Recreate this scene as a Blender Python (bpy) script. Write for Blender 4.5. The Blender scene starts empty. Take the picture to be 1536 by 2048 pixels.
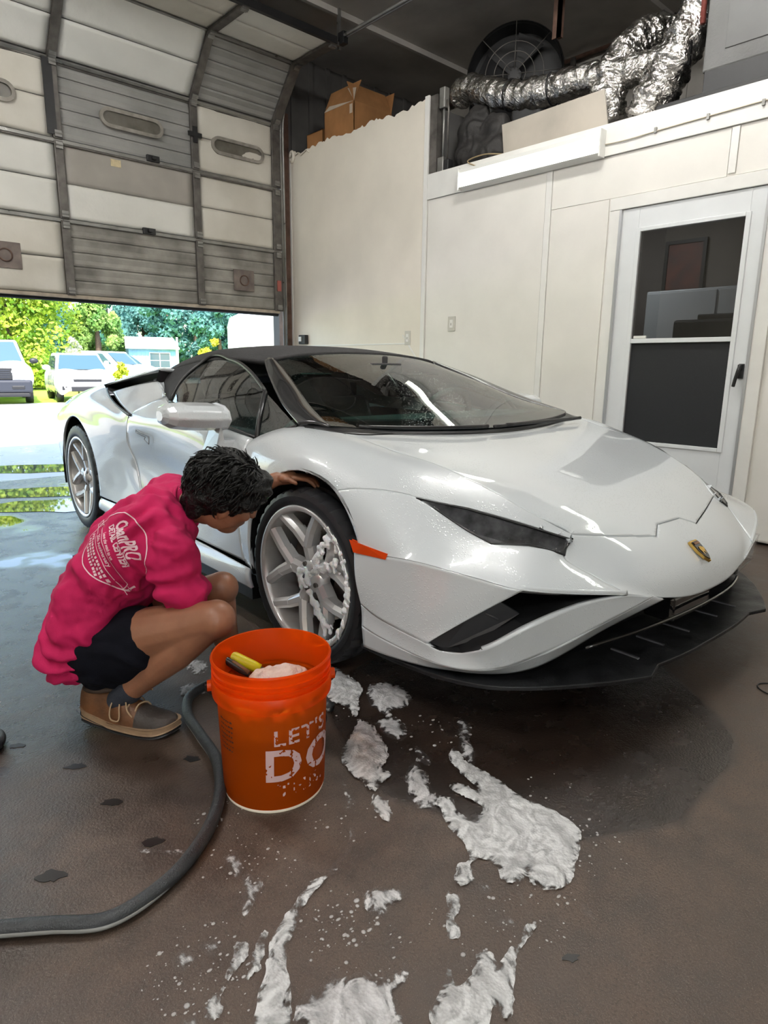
import bpy, bmesh, math, random
import numpy as np
from mathutils import Vector, Matrix
from mathutils.bvhtree import BVHTree
random.seed(7); RNG = np.random.RandomState(7)
PI = math.pi
SC = bpy.context.scene
COL = SC.collection

# ------------------------------------------------------------------ camera
CAM_H = 1.0798
_f, _pit, _rol, _yaw = 1301.87, 0.220367, 0.0119216, 0.7427256
_fw = Vector((math.sin(_yaw)*math.cos(_pit), math.cos(_yaw)*math.cos(_pit), -math.sin(_pit)))
_r0 = Vector((math.cos(_yaw), -math.sin(_yaw), 0)); _u0 = _r0.cross(_fw)
_r = _r0*math.cos(_rol) + _u0*math.sin(_rol); _u = -_r0*math.sin(_rol) + _u0*math.cos(_rol)
cd = bpy.data.cameras.new('camera'); cam = bpy.data.objects.new('camera', cd); COL.objects.link(cam)
cam.matrix_world = Matrix(((_r.x, _u.x, -_fw.x, 0), (_r.y, _u.y, -_fw.y, 0), (_r.z, _u.z, -_fw.z, CAM_H), (0, 0, 0, 1)))
cd.sensor_fit = 'HORIZONTAL'; cd.sensor_width = 36.0; cd.lens = 36.0*_f/1536.0
cd.clip_start = 0.02; cd.clip_end = 500
SC.camera = cam

# ------------------------------------------------------------------ sky, sun, exposure
world = bpy.data.worlds.new('world'); SC.world = world; world.use_nodes = True
wn = world.node_tree; wn.nodes.clear()
sky = wn.nodes.new('ShaderNodeTexSky'); sky.sky_type = 'NISHITA'; sky.sun_disc = False
sky.sun_elevation = math.radians(52); sky.sun_rotation = math.radians(200); sky.air_density = 1.3; sky.dust_density = 2.0
bg = wn.nodes.new('ShaderNodeBackground'); bg.inputs[1].default_value = 0.42
wo = wn.nodes.new('ShaderNodeOutputWorld')
wn.links.new(sky.outputs[0], bg.inputs[0]); wn.links.new(bg.outputs[0], wo.inputs[0])
sd = bpy.data.lights.new('sun', 'SUN'); sd.energy = 5.8; sd.angle = math.radians(0.6); sd.color = (1, .95, .86)
so = bpy.data.objects.new('sun', sd); COL.objects.link(so)
so.rotation_euler = (math.radians(38), 0, math.radians(-28))
SC.view_settings.view_transform = 'Standard'; SC.view_settings.look = 'None'
SC.view_settings.gamma = 1.0; SC.view_settings.use_curve_mapping = False
SC.view_settings.exposure = 0.84
SC.cycles.max_bounces = 6; SC.cycles.diffuse_bounces = 3; SC.cycles.glossy_bounces = 3; SC.cycles.transmission_bounces = 4; SC.cycles.transparent_max_bounces = 10
SC.cycles.adaptive_threshold = 0.025
SC.cycles.caustics_reflective = False; SC.cycles.caustics_refractive = False
LAMP = 2.5          # common factor of the shop's tube lamps

# ------------------------------------------------------------------ mesh helpers
def new_mesh(name, V, F, smooth=False):
    me = bpy.data.meshes.new(name); me.from_pydata([tuple(map(float, v)) for v in V], [], [tuple(map(int, f)) for f in F])
    me.validate(clean_customdata=False)
    if smooth:
        for p in me.polygons: p.use_smooth = True
    me.update(); return me
def link(name, me, mat=None, parent=None, loc=None, rot=None):
    o = bpy.data.objects.new(name, me); COL.objects.link(o)
    if mat is not None and me is not None and hasattr(me, 'materials') and len(me.materials) == 0: me.materials.append(mat)
    if parent is not None: o.parent = parent
    if loc is not None: o.location = loc
    if rot is not None: o.rotation_euler = rot
    return o
def tag(o, label, cat, group=None, kind=None):
    o['label'] = label; o['category'] = cat
    if group: o['group'] = group
    if kind: o['kind'] = kind
    return o
def thing(name, label, cat, loc=(0, 0, 0), rz=0, group=None):
    o = bpy.data.objects.new(name, None); COL.objects.link(o); o.location = loc; o.rotation_euler = (0, 0, rz)
    o.empty_display_size = .1
    return tag(o, label, cat, group)
def struct(o, label=None):
    o['kind'] = 'structure'
    if label: o['label'] = label
    return o
def copy_tree(o, parent=None):
    c = o.copy(); COL.objects.link(c); c.parent = parent
    for ch in list(o.children): copy_tree(ch, c)
    return c

class MB:
    def __init__(s): s.V = []; s.F = []
    def add(s, V, F):
        n = len(s.V); s.V += [tuple(v) for v in V]; s.F += [tuple(i+n for i in f) for f in F]; return s
    def box(s, a, b, M=None):
        x0, y0, z0 = a; x1, y1, z1 = b
        V = [(x0,y0,z0),(x1,y0,z0),(x1,y1,z0),(x0,y1,z0),(x0,y0,z1),(x1,y0,z1),(x1,y1,z1),(x0,y1,z1)]
        if M is not None: V = [tuple(M @ Vector(v)) for v in V]
        return s.add(V, [(0,3,2,1),(4,5,6,7),(0,1,5,4),(1,2,6,5),(2,3,7,6),(3,0,4,7)])
    def prism(s, poly, z0, z1, M=None):
        n = len(poly)
        V = [(p[0], p[1], z0) for p in poly] + [(p[0], p[1], z1) for p in poly]
        if M is not None: V = [tuple(M @ Vector(v)) for v in V]
        return s.add(V, [tuple(range(n-1, -1, -1)), tuple(range(n, 2*n))] + [(i, (i+1) % n, n+(i+1) % n, n+i) for i in range(n)])
    def tube(s, path, r, n=10, closed=False, cap=True):
        P = [Vector(p) for p in path]; m = len(P); rings = []
        prev = None
        for i in range(m):
            if closed: t = P[(i+1) % m] - P[i-1]
            else: t = P[min(i+1, m-1)] - P[max(i-1, 0)]
            if t.length < 1e-9: t = Vector((0, 0, 1))
            t.normalize()
            if prev is None:
                a = Vector((0, 0, 1)) if abs(t.z) < .9 else Vector((1, 0, 0)); x = t.cross(a).normalized()
            else:
                x = (prev - t*prev.dot(t)); x = x.normalized() if x.length > 1e-6 else t.orthogonal().normalized()
            prev = x; y = t.cross(x); ri = r[i] if hasattr(r, '__len__') else r
            rings.append([P[i] + (x*math.cos(2*PI*k/n) + y*math.sin(2*PI*k/n))*ri for k in range(n)])
        V = [tuple(v) for g in rings for v in g]; F = []
        for i in range(m if closed else m-1):
            j = (i+1) % m
            for k in range(n): F.append((i*n+k, i*n+(k+1) % n, j*n+(k+1) % n, j*n+k))
        if cap and not closed: F += [tuple(range(n-1, -1, -1)), tuple((m-1)*n+k for k in range(n))]
        return s.add(V, F)
    def lathe(s, prof, n=48, M=None, a0=0, a1=2*PI, mod=None):
        full = abs(a1-a0-2*PI) < 1e-6; m = n if full else n+1; V = []; F = []
        for i in range(m):
            a = a0 + (a1-a0)*i/n
            for k, (r, z) in enumerate(prof):
                rr = r + (mod(a, k) if mod else 0)
                V.append((rr*math.cos(a), rr*math.sin(a), z))
        L = len(prof)
        for i in range(n):
            j = (i+1) % m
            for k in range(L-1): F.append((i*L+k, j*L+k, j*L+k+1, i*L+k+1))
        if M is not None: V = [tuple(M @ Vector(v)) for v in V]
        return s.add(V, F)
    def ball(s, c, r, n=12, m=8, M=None):
        rx, ry, rz = r if hasattr(r, '__len__') else (r, r, r); V = []; F = []
        V.append((0, 0, -rz))
        for j in range(1, m):
            b = -PI/2 + PI*j/m
            for i in range(n): V.append((rx*math.cos(b)*math.cos(2*PI*i/n), ry*math.cos(b)*math.sin(2*PI*i/n), rz*math.sin(b)))
        V.append((0, 0, rz))
        for i in range(n): F.append((0, 1+(i+1) % n, 1+i))
        for j in range(m-2):
            for i in range(n): F.append((1+j*n+i, 1+j*n+(i+1) % n, 1+(j+1)*n+(i+1) % n, 1+(j+1)*n+i))
        t = len(V)-1
        for i in range(n): F.append((t, 1+(m-2)*n+i, 1+(m-2)*n+(i+1) % n))
        if M is not None: V = [tuple(M @ Vector(v)) for v in V]
        return s.add([(v[0]+c[0], v[1]+c[1], v[2]+c[2]) for v in V], F)
    def cone(s, a, b, ra, rb, n=16):        # rounded capsule from a to b
        a = Vector(a); b = Vector(b); d = b-a; L = d.length; t = d.normalized() if L > 1e-9 else Vector((0, 0, 1))
        q = Vector((0, 0, 1)).rotation_difference(t).to_matrix().to_4x4()
        prof = []
        for k in range(7): th = -PI/2 + (PI/2)*k/6; prof.append((max(ra*math.cos(th), 1e-4), ra*math.sin(th)))
        for k in range(7): th = (PI/2)*k/6; prof.append((max(rb*math.cos(th), 1e-4), L+rb*math.sin(th)))
        M = Matrix.Translation(a) @ q
        V0 = len(s.V); s.lathe(prof, n, M)
        m = len(prof); s.F.append(tuple(V0+i*m for i in range(n-1, -1, -1))); s.F.append(tuple(V0+i*m+m-1 for i in range(n)))
        return s
    def mesh(s, name, smooth=False): return new_mesh(name, s.V, s.F, smooth)
    def build(s, name, mat, parent=None, smooth=False, bevel=0, loc=None, seg=2, auto=None):
        me = s.mesh(name, smooth or bool(auto)); o = link(name, me, mat, parent, loc)
        if bevel:
            b = o.modifiers.new('bevel', 'BEVEL'); b.width = bevel; b.segments = seg; b.limit_method = 'ANGLE'; b.angle_limit = .6
        if auto:
            try: me.set_sharp_from_angle(angle=math.radians(auto))
            except Exception: pass
        return o
def rotz(a): return Matrix.Rotation(a, 4, 'Z')
def rotx(a): return Matrix.Rotation(a, 4, 'X')
def roty(a): return Matrix.Rotation(a, 4, 'Y')
def trans(*v): return Matrix.Translation(Vector(v))

def cr_eval(P, T, ts):          # non-uniform cubic Hermite through P (n,d) at knots T
    P = np.asarray(P, float); n = len(P)
    if n == 2: a = ((ts-T[0])/(T[1]-T[0]))[:, None]; return P[0]*(1-a)+P[1]*a
    m = np.zeros_like(P); h = np.diff(T); d = np.diff(P, axis=0)/h[:, None]
    m[1:-1] = (d[:-1]*h[1:, None] + d[1:]*h[:-1, None])/(h[1:]+h[:-1])[:, None]
    m[0] = 1.5*d[0]-.5*m[1]; m[-1] = 1.5*d[-1]-.5*m[-2]
    k = np.clip(np.searchsorted(T, ts, side='right')-1, 0, n-2)
    H = h[k]; s = (ts-T[k])/H; s = s[:, None]; Hh = H[:, None]
    return ((2*s**3-3*s**2+1)*P[k] + (s**3-2*s**2+s)*Hh*m[k] + (-2*s**3+3*s**2)*P[k+1] + (s**3-s**2)*Hh*m[k+1])
def knots(G):   # average chord length along axis 0
    d = np.linalg.norm(np.diff(G, axis=0), axis=-1); d = d.mean(axis=1) if d.ndim > 1 else d
    d = np.maximum(d, 1e-4); return np.concatenate([[0], np.cumsum(d)])
def spline(P, n):
    P = np.asarray(P, float); T = knots(P[:, None, :]); return cr_eval(P, T, np.linspace(0, T[-1], n))
def grid_eval(rows, nu, nv):
    G = np.asarray(rows, float); a, b, _ = G.shape
    Tu = knots(G); Tv = knots(G.transpose(1, 0, 2))
    A = cr_eval(G.reshape(a, -1), Tu, np.linspace(0, Tu[-1], nu)).reshape(nu, b, 3)
    B = cr_eval(A.transpose(1, 0, 2).reshape(b, -1), Tv, np.linspace(0, Tv[-1], nv)).reshape(nv, nu, 3)
    return B.transpose(1, 0, 2)
def grid_faces(nu, nv):
    return [(i*nv+j, (i+1)*nv+j, (i+1)*nv+j+1, i*nv+j+1) for i in range(nu-1) for j in range(nv-1)]

# ------------------------------------------------------------------ materials
def nodes(m): m.use_nodes = True; return m.node_tree.nodes, m.node_tree.links
def mat(name, col, rough=.5, metal=0., var=0., scale=8., bump=0., bscale=60., col2=None, spec=.5, coat=0., emit=None, estr=0., detail=6., rvar=0., alpha=None, sss=0., sheen=0.):
    m = bpy.data.materials.new(name); N, L = nodes(m); b = N['Principled BSDF']
    b.inputs['Base Color'].default_value = (*col, 1); b.inputs['Roughness'].default_value = rough; b.inputs['Metallic'].default_value = metal
    b.inputs['Specular IOR Level'].default_value = spec; b.inputs['Coat Weight'].default_value = coat; b.inputs['Coat Roughness'].default_value = .04
    if sheen: b.inputs['Sheen Weight'].default_value = sheen
    if sss: b.inputs['Subsurface Weight'].default_value = sss; b.inputs['Subsurface Radius'].default_value = (.02, .008, .004)
    if emit: b.inputs['Emission Color'].default_value = (*emit, 1); b.inputs['Emission Strength'].default_value = estr
    tc = N.new('ShaderNodeTexCoord')
    if var or col2:
        n = N.new('ShaderNodeTexNoise'); n.inputs['Scale'].default_value = scale; n.inputs['Detail'].default_value = detail; L.new(tc.outputs['Object'], n.inputs['Vector'])
        r = N.new('ShaderNodeValToRGB'); r.color_ramp.elements[0].position = .3; r.color_ramp.elements[1].position = .7
        c2 = col2 if col2 else tuple(min(1, c*(1+var)) for c in col); c1 = col if col2 else tuple(c*(1-var) for c in col)
        r.color_ramp.elements[0].color = (*c1, 1); r.color_ramp.elements[1].color = (*c2, 1)
        L.new(n.outputs['Fac'], r.inputs['Fac']); L.new(r.outputs['Color'], b.inputs['Base Color'])
        if rvar:
            mr = N.new('ShaderNodeMapRange'); mr.inputs['From Min'].default_value = .3; mr.inputs['From Max'].default_value = .7
            mr.inputs['To Min'].default_value = max(0, rough-rvar); mr.inputs['To Max'].default_value = min(1, rough+rvar)
            L.new(n.outputs['Fac'], mr.inputs['Value']); L.new(mr.outputs[0], b.inputs['Roughness'])
    if bump:
        n2 = N.new('ShaderNodeTexNoise'); n2.inputs['Scale'].default_value = bscale; n2.inputs['Detail'].default_value = 5; L.new(tc.outputs['Object'], n2.inputs['Vector'])
        bp = N.new('ShaderNodeBump'); bp.inputs['Strength'].default_value = bump; bp.inputs['Distance'].default_value = .02
        L.new(n2.outputs['Fac'], bp.inputs['Height']); L.new(bp.outputs[0], b.inputs['Normal'])
    return m
def glass_mat(name, tint=(.75, .9, .86), ior=1.5, rough=0., drops=0.):
    m = bpy.data.materials.new(name); N, L = nodes(m); N.clear()
    tr = N.new('ShaderNodeBsdfTransparent'); tr.inputs[0].default_value = (*tint, 1)
    gl = N.new('ShaderNodeBsdfGlossy'); gl.inputs['Roughness'].default_value = rough; gl.inputs[0].default_value = (1, 1, 1, 1)
    fr = N.new('ShaderNodeFresnel'); fr.inputs[0].default_value = ior
    mx = N.new('ShaderNodeMixShader'); o = N.new('ShaderNodeOutputMaterial')
    if drops:
        tc = N.new('ShaderNodeTexCoord'); v = N.new('ShaderNodeTexVoronoi'); v.inputs['Scale'].default_value = 90; L.new(tc.outputs['Object'], v.inputs['Vector'])
        mr = N.new('ShaderNodeMapRange'); mr.inputs['From Min'].default_value = .05; mr.inputs['From Max'].default_value = .3; mr.inputs['To Min'].default_value = 1; mr.inputs['To Max'].default_value = 0
        L.new(v.outputs['Distance'], mr.inputs['Value'])
        bp = N.new('ShaderNodeBump'); bp.inputs['Strength'].default_value = drops; bp.inputs['Distance'].default_value = .002
        L.new(mr.outputs[0], bp.inputs['Height']); L.new(bp.outputs[0], gl.inputs['Normal']); L.new(bp.outputs[0], fr.inputs['Normal'])
    L.new(fr.outputs[0], mx.inputs[0]); L.new(tr.outputs[0], mx.inputs[1]); L.new(gl.outputs[0], mx.inputs[2]); L.new(mx.outputs[0], o.inputs[0])
    return m
def emis(name, col, s):
    m = bpy.data.materials.new(name); N, L = nodes(m); N.clear()
    e = N.new('ShaderNodeEmission'); e.inputs[0].default_value = (*col, 1); e.inputs[1].default_value = s
    o = N.new('ShaderNodeOutputMaterial'); L.new(e.outputs[0], o.inputs[0]); return m
# ================================================================== THE ROOM
WL2Y = .85; XW = 4.45; YD = 6.42; ZC = 4.3
# ---- floor material: brown shop concrete, wet glossy film with puddle edges, drier away from the car
def floor_mat():
    m = bpy.data.materials.new('wet_concrete'); N, L = nodes(m); b = N['Principled BSDF']
    tc = N.new('ShaderNodeTexCoord')
    def noise(s, d=6, ro=.6):
        n = N.new('ShaderNodeTexNoise'); n.inputs['Scale'].default_value = s; n.inputs['Detail'].default_value = d; n.inputs['Roughness'].default_value = ro
        L.new(tc.outputs['Object'], n.inputs['Vector']); return n.outputs['Fac']
    def math_(op, a, b_=None, clamp=False):
        n = N.new('ShaderNodeMath'); n.operation = op; n.use_clamp = clamp
        for i, v in enumerate((a, b_)):
            if v is None: continue
            if isinstance(v, (int, float)): n.inputs[i].default_value = v
            else: L.new(v, n.inputs[i])
        return n.outputs[0]
    def mr(v, a, b_, c, d):
        n = N.new('ShaderNodeMapRange'); L.new(v, n.inputs['Value'])
        for k, x in zip(('From Min', 'From Max', 'To Min', 'To Max'), (a, b_, c, d)): n.inputs[k].default_value = x
        return n.outputs[0]
    def mixc(f, a, b_):
        n = N.new('ShaderNodeMix'); n.data_type = 'RGBA'; L.new(f, n.inputs['Factor'])
        for s, v in ((6, a), (7, b_)):
            if isinstance(v, tuple): n.inputs[s].default_value = (*v, 1)
            else: L.new(v, n.inputs[s])
        return n.outputs[2]
    sep = N.new('ShaderNodeSeparateXYZ'); L.new(tc.outputs['Object'], sep.inputs[0]); x, y = sep.outputs[0], sep.outputs[1]
    n1 = noise(1.3); n2 = noise(9, 8, .7); n3 = noise(160, 4, .6); n4 = noise(420, 3, .6)
    base = mixc(mr(n2, .38, .62, 0, 1), (.040, .0245, .0165), (.094, .062, .044))
    base = mixc(mr(n3, .34, .47, 1, 0), base, (.035, .024, .018))
    base = mixc(mr(n4, .57, .68, 0, .9), base, (.20, .155, .125))
    base = mixc(mr(n1, .42, .60, 0, .55), base, (.074, .051, .038))
    # dark wet patch that ran out from under the nose
    dx = math_('MULTIPLY', math_('SUBTRACT', x, 1.66), 1/.66); dy = math_('MULTIPLY', math_('SUBTRACT', y, 1.13), 1/.62)
    d = math_('SQRT', math_('ADD', math_('MULTIPLY', dx, dx), math_('MULTIPLY', dy, dy)))
    d = math_('ADD', d, mr(noise(3.2, 1.5, .4), .3, .7, -.05, .05))
    wet1 = mr(d, .97, 1.01, 1, 0)
    # sheet of water between the man and the bay door
    g = math_('ADD', math_('MULTIPLY', y, .62), math_('MULTIPLY', x, -.75))
    g = math_('ADD', g, mr(noise(2.2, 5, .6), .3, .7, -.45, .45))
    wet2 = mr(g, .35, 1.0, 0, 1)
    wet = math_('MAXIMUM', wet1, wet2)
    col = mixc(wet, base, mixc(mr(n2, .3, .7, 0, 1), (.018, .0115, .0085), (.034, .022, .0165)))
    rough_dry = mr(n2, .3, .7, .36, .58)
    rough_wet = mr(noise(7, 6, .65), .35, .65, .14, .34)
    rw = N.new('ShaderNodeMix'); rw.data_type = 'FLOAT'; L.new(wet, rw.inputs[0]); L.new(rough_dry, rw.inputs[2]); L.new(rough_wet, rw.inputs[3])
    # standing puddle film right at the bay door
    pud = math_('MULTIPLY', mr(y, 2.6, 3.6, 0, 1), mr(noise(1.1, 4, .5), .52, .58, 0, 1))
    r2 = N.new('ShaderNodeMix'); r2.data_type = 'FLOAT'; L.new(pud, r2.inputs[0]); L.new(rw.outputs[0], r2.inputs[2]); r2.inputs[3].default_value = .025
    L.new(col, b.inputs['Base Color']); L.new(r2.outputs[0], b.inputs['Roughness'])
    bp = N.new('ShaderNodeBump'); bp.inputs['Distance'].default_value = .004
    h = math_('ADD', math_('MULTIPLY', n3, .5), math_('MULTIPLY', n2, .8))
    L.new(h, bp.inputs['Height']); st = math_('MULTIPLY', math_('SUBTRACT', 1.0, pud), .75); L.new(st, bp.inputs['Strength'])
    L.new(bp.outputs[0], b.inputs['Normal']); b.inputs['Specular IOR Level'].default_value = .55
    return m
M_floor = floor_mat()
M_white = mat('frp_white', (.80, .775, .72), .42, var=.05, scale=2.5, bump=.06, bscale=30, rvar=.08)
M_whitew = mat('frp_warm', (.82, .765, .665), .5, var=.07, scale=1.8, bump=.10, bscale=12, rvar=.1)
M_trimw = mat('white_trim', (.80, .79, .75), .4, var=.04, scale=6)
M_doorw = mat('white_door_paint', (.76, .78, .79), .32, var=.03, scale=5)
M_dark = mat('dark_siding', (.10, .095, .09), .7, var=.25, scale=3)
M_ceil = mat('ceiling_grey', (.46, .44, .41), .75, var=.3, scale=1.2, bump=.2, bscale=8)
M_farwall = mat('old_wall', (.36, .34, .31), .8, var=.25, scale=2)
M_black = mat('black_plastic', (.012, .012, .013), .45, var=.2, scale=10)
M_steel = mat('galv_steel', (.27, .265, .25), .42, metal=.7, var=.25, scale=9, rvar=.15)
M_darksteel = mat('dark_steel', (.13, .12, .11), .5, metal=.5, var=.35, scale=12)
M_rust = mat('rusty_steel', (.13, .075, .055), .65, metal=.3, var=.45, scale=10)
M_insul = mat('insul_white', (.72, .71, .66), .55, var=.10, scale=1.6, bump=.35, bscale=7, col2=None)
M_insuld = mat('insul_dirty', (.56, .53, .46), .6, col2=(.70, .67, .60), scale=2.2, bump=.35, bscale=7)
M_ribgrey = mat('ribbed_grey', (.235, .235, .225), .5, col2=(.34, .335, .32), scale=2.5, bump=.1, bscale=25)
M_ribdirty = mat('ribbed_dirty', (.15, .14, .125), .55, col2=(.36, .345, .31), scale=4.5, bump=.1, bscale=25, detail=9)
M_board = mat('grey_board', (.36, .335, .30), .7, var=.08, scale=4)

fl = MB(); nx, ny = 30, 40
xs = np.linspace(-4.6, 6.7, nx); ys = np.linspace(-4.2, 6.75, ny)
fl.add([(x, y, 0) for x in xs for y in ys], grid_faces(nx, ny))
floor = struct(fl.build('floor', M_floor), 'wet brown concrete shop floor')
# chipped anchor holes in the concrete
M_hole = mat('hole_dark', (.010, .008, .007), .35)
for i, (hx, hy, s) in enumerate([(.474, 1.516, 1.1), (.495, 1.313, 1.0), (.286, 1.357, 1.2), (.708, 1.559, .9), (.36, 1.95, .9), (.457, 1.733, 1.0), (.95, .50, .6)]):
    n = 14; pts = [(.020*s*(1+.35*random.uniform(-1, 1))*math.cos(2*PI*k/n)*1.25, .014*s*(1+.35*random.uniform(-1, 1))*math.sin(2*PI*k/n)) for k in range(n)]
    mb = MB(); mb.prism(pts, 0, .0012); o = mb.build('chip', M_hole, floor); o.location = (hx, hy, 0); o.rotation_euler = (0, 0, random.uniform(-.9, -.4))

# ---- side wall with sheet panels, battens and header board
wr = MB()
wr.box((XW, -4.2, .02), (XW+.10, 1.46, 2.70)); wr.box((XW, 1.46, 2.20), (XW+.10, 2.52, 2.70)); wr.box((XW, 2.52, .02), (XW+.10, 4.34, 2.70))
wr.box((XW, 4.34, .02), (XW+.10, 6.45, 3.28))
wall_right = struct(wr.build('wall_right', M_white), 'white sheet-panelled partition wall')
def sheet(poly, mtl, name='panel', t=.008):     # poly in (y,z), face proud of the wall
    mb = MB(); n = len(poly)
    mb.add([(XW-t, p[0], p[1]) for p in poly] + [(XW-.0005, p[0], p[1]) for p in poly],
           [tuple(range(n)), tuple(range(2*n-1, n-1, -1))] + [(i, n+i, n+(i+1) % n, (i+1) % n) for i in range(n)])
    return mb.build(name, mtl, wall_right)
jag = []
yy = 4.37
while yy < 6.44:
    jag.append((yy, 3.305 + random.uniform(-.022, .012) + (.012*math.sin(yy*9)))); yy += random.uniform(.015, .05)
sheet([(4.37, .03)] + jag + [(6.44, 3.27), (6.44, .03)], M_whitew)
sheet([(3.09, .03), (3.09, 2.503), (4.31, 2.503), (4.31, .03)], M_white)
sheet([(2.56, .03), (2.56, 2.228), (3.03, 2.228), (3.03, .03)], M_white); sheet([(1.79, 2.232), (1.79, 2.503), (3.03, 2.503), (3.03, 2.232)], M_white)
sheet([(.40, 2.232), (.40, 2.503), (1.735, 2.503), (1.735, 2.232)], M_white); sheet([(.40, .03), (.40, 2.228), (1.42, 2.228), (1.42, .03)], M_white)
sheet([(.36, .03), (.36, 2.503), (-1.2, 2.503), (-1.2, .03)], M_white)
def tr(y0, y1, z0, z1, t=.014, name='batten', m=None):
    mb = MB(); mb.box((XW-t, y0, z0), (XW-.0005, y1, z1)); return mb.build(name, m or M_trimw, wall_right, bevel=.002)
tr(3.035, 3.085, .03, 2.503); tr(1.74, 1.785, 2.245, 2.503); tr(.365, .395, .03, 2.503)
tr(4.318, 4.366, .03, 3.335, .02); tr(-4.2, 4.315, 2.508, 2.712, .022, 'header_board'); tr(6.40, 6.445, .03, 3.26, .012)
tr(4.50, 6.2, 1.285, 1.297, .012, 'ledge_strip')
# small diagonal strip at the corner below the outlet
mb = MB(); mb.box((-.006, -.20, -.005), (0, .20, .005), trans(XW-.008, 4.47, 1.22) @ rotx(.85)); mb.build('ledge_strip', M_trimw, wall_right)
# torn paint curl at the upper corner
mb = MB(); mb.tube([(XW-.02, 6.36+.03*math.cos(a), 3.27+.05*math.sin(a)) for a in np.linspace(0, 5.5, 14)], .016, 8); mb.tube([(XW-.02, 6.30-.05*i, 3.27+.02*math.sin(i*2.1)) for i in range(6)], .007, 6)
mb.build('torn_edge', M_whitew, wall_right, smooth=True)
# wire along the header board with staples
wire = MB(); wire.tube(spline([(XW-.028, 2.66, 2.585), (XW-.030, 2.45, 2.577), (XW-.028, 2.25, 2.585), (XW-.028, 1.95, 2.592), (XW-.028, 1.7, 2.597), (XW-.028, 1.53, 2.60)], 40), .004, 6)
o = wire.build('power_wire', mat('wire_beige', (.55, .50, .40), .5), None, True); tag(o, 'thin beige wire stapled along the white header board', 'wire')
for y in (2.26, 1.93, 1.62):
    mb = MB(); mb.box((XW-.036, y-.008, 2.574+.0), (XW-.022, y+.008, 2.606)); mb.build('staple', M_steel, o)
# post with conduit at the step of the wall
po = MB(); po.box((XW+.002, 4.24, 2.71), (XW+.10, 4.338, 3.33)); struct(po.build('trim_1', M_darksteel), 'dark steel post beside the tall panel')
con = thing('conduit', 'grey electrical conduit running down to a black switch box at the wall step', 'conduit', (XW+.045, 4.2, 2.715))
mb = MB(); mb.tube([(0, 0, .10), (0, 0, .62)], .011, 10); mb.build('pipe', M_steel, con, True)
mb = MB(); mb.tube([(0, -.05, .10), (0, -.05, .50), (0, -.03, .56)], .008, 10); mb.build('pipe', M_darksteel, con, True)
mb = MB(); mb.box((-.03, -.03, .50), (.03, .035, .66)); mb.build('coupling', M_steel, con, bevel=.008)
mb = MB(); mb.box((-.035, -.035, .0), (.03, .035, .12)); mb.build('switch_box', M_steel, con, bevel=.006)
mb = MB(); mb.box((-.035, -.095, .0), (.03, -.037, .09)); mb.build('plug', M_black, con, bevel=.006)

# loft floor slabs, partition, outer walls, ceiling
mb = MB(); mb.box((XW+.10, -4.2, 2.58), (6.7, 4.34, 2.70)); struct(mb.build('floor_loft', M_farwall))
mb = MB(); mb.box((XW+.10, 4.42, 3.16), (6.7, 6.45, 3.28)); struct(mb.build('floor_loft_high', M_farwall))
mb = MB(); mb.box((XW+.10, 4.34, 2.70), (6.7, 4.42, 3.28)); struct(mb.build('wall_loft_step', mat('step_grey', (.12, .115, .11), .7, var=.2, scale=3)))
mb = MB(); mb.box((6.7, -4.2, 0), (6.85, 6.6, ZC)); wall_far = struct(mb.build('wall_outer', M_farwall))
for k in range(14):        # vertical seams of the outer wall sheets
    mb = MB(); y = -3.6+k*.75; mb.box((6.685, y, 2.7), (6.70, y+.035, ZC)); mb.build('batten', M_farwall, wall_far)
mb = MB(); mb.box((-4.6, -4.2, ZC), (6.85, 6.6, ZC+.12)); ceiling = struct(mb.build('ceiling', M_ceil))
for k in range(5):
    mb = MB(); y = -3.0+k*2.1; mb.box((-4.6, y, ZC-.05), (6.7, y+.04, ZC)); mb.build('purlin', M_ceil, ceiling)
mb = MB(); mb.box((-4.75, -4.2, 0), (-4.6, 6.6, ZC)); struct(mb.build('wall_left', M_whitew))
mb = MB(); mb.box((-4.75, -4.35, 0), (-3.4, -4.2, ZC)); mb.box((-.8, -4.35, 0), (6.85, -4.2, ZC)); mb.box((-3.4, -4.35, 2.6), (-.8, -4.2, ZC))
struct(mb.build('wall_back', M_whitew), 'back wall with an open bay')
# bay wall: jamb, header, dark return above the loft
mb = MB(); mb.box((-4.75, YD+.06, 0), (-.62, YD+.18, ZC)); mb.box((-.62, YD+.06, 3.25), (4.30, YD+.18, ZC)); mb.box((4.30, YD+.06, 0), (XW+.1, YD+.18, ZC)); mb.box((XW+.1, YD+.06, 0), (6.85, YD+.18, ZC))
wall_front = struct(mb.build('wall_front', M_dark), 'dark metal wall around the bay door')
for k in range(9):
    mb = MB(); x = 4.50+k*.24; mb.box((x, YD+.035, 3.28), (x+.05, YD+.06, ZC)); mb.build('rib', M_dark, wall_front)
mb = MB(); mb.box((4.30, YD-.03, 0), (4.345, YD+.06, 3.7)); mb.box((4.345, YD+.0, 0), (4.43, YD+.06, 3.7)); struct(mb.build('trim_2', M_rust), 'rusty steel bay jamb')

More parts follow.
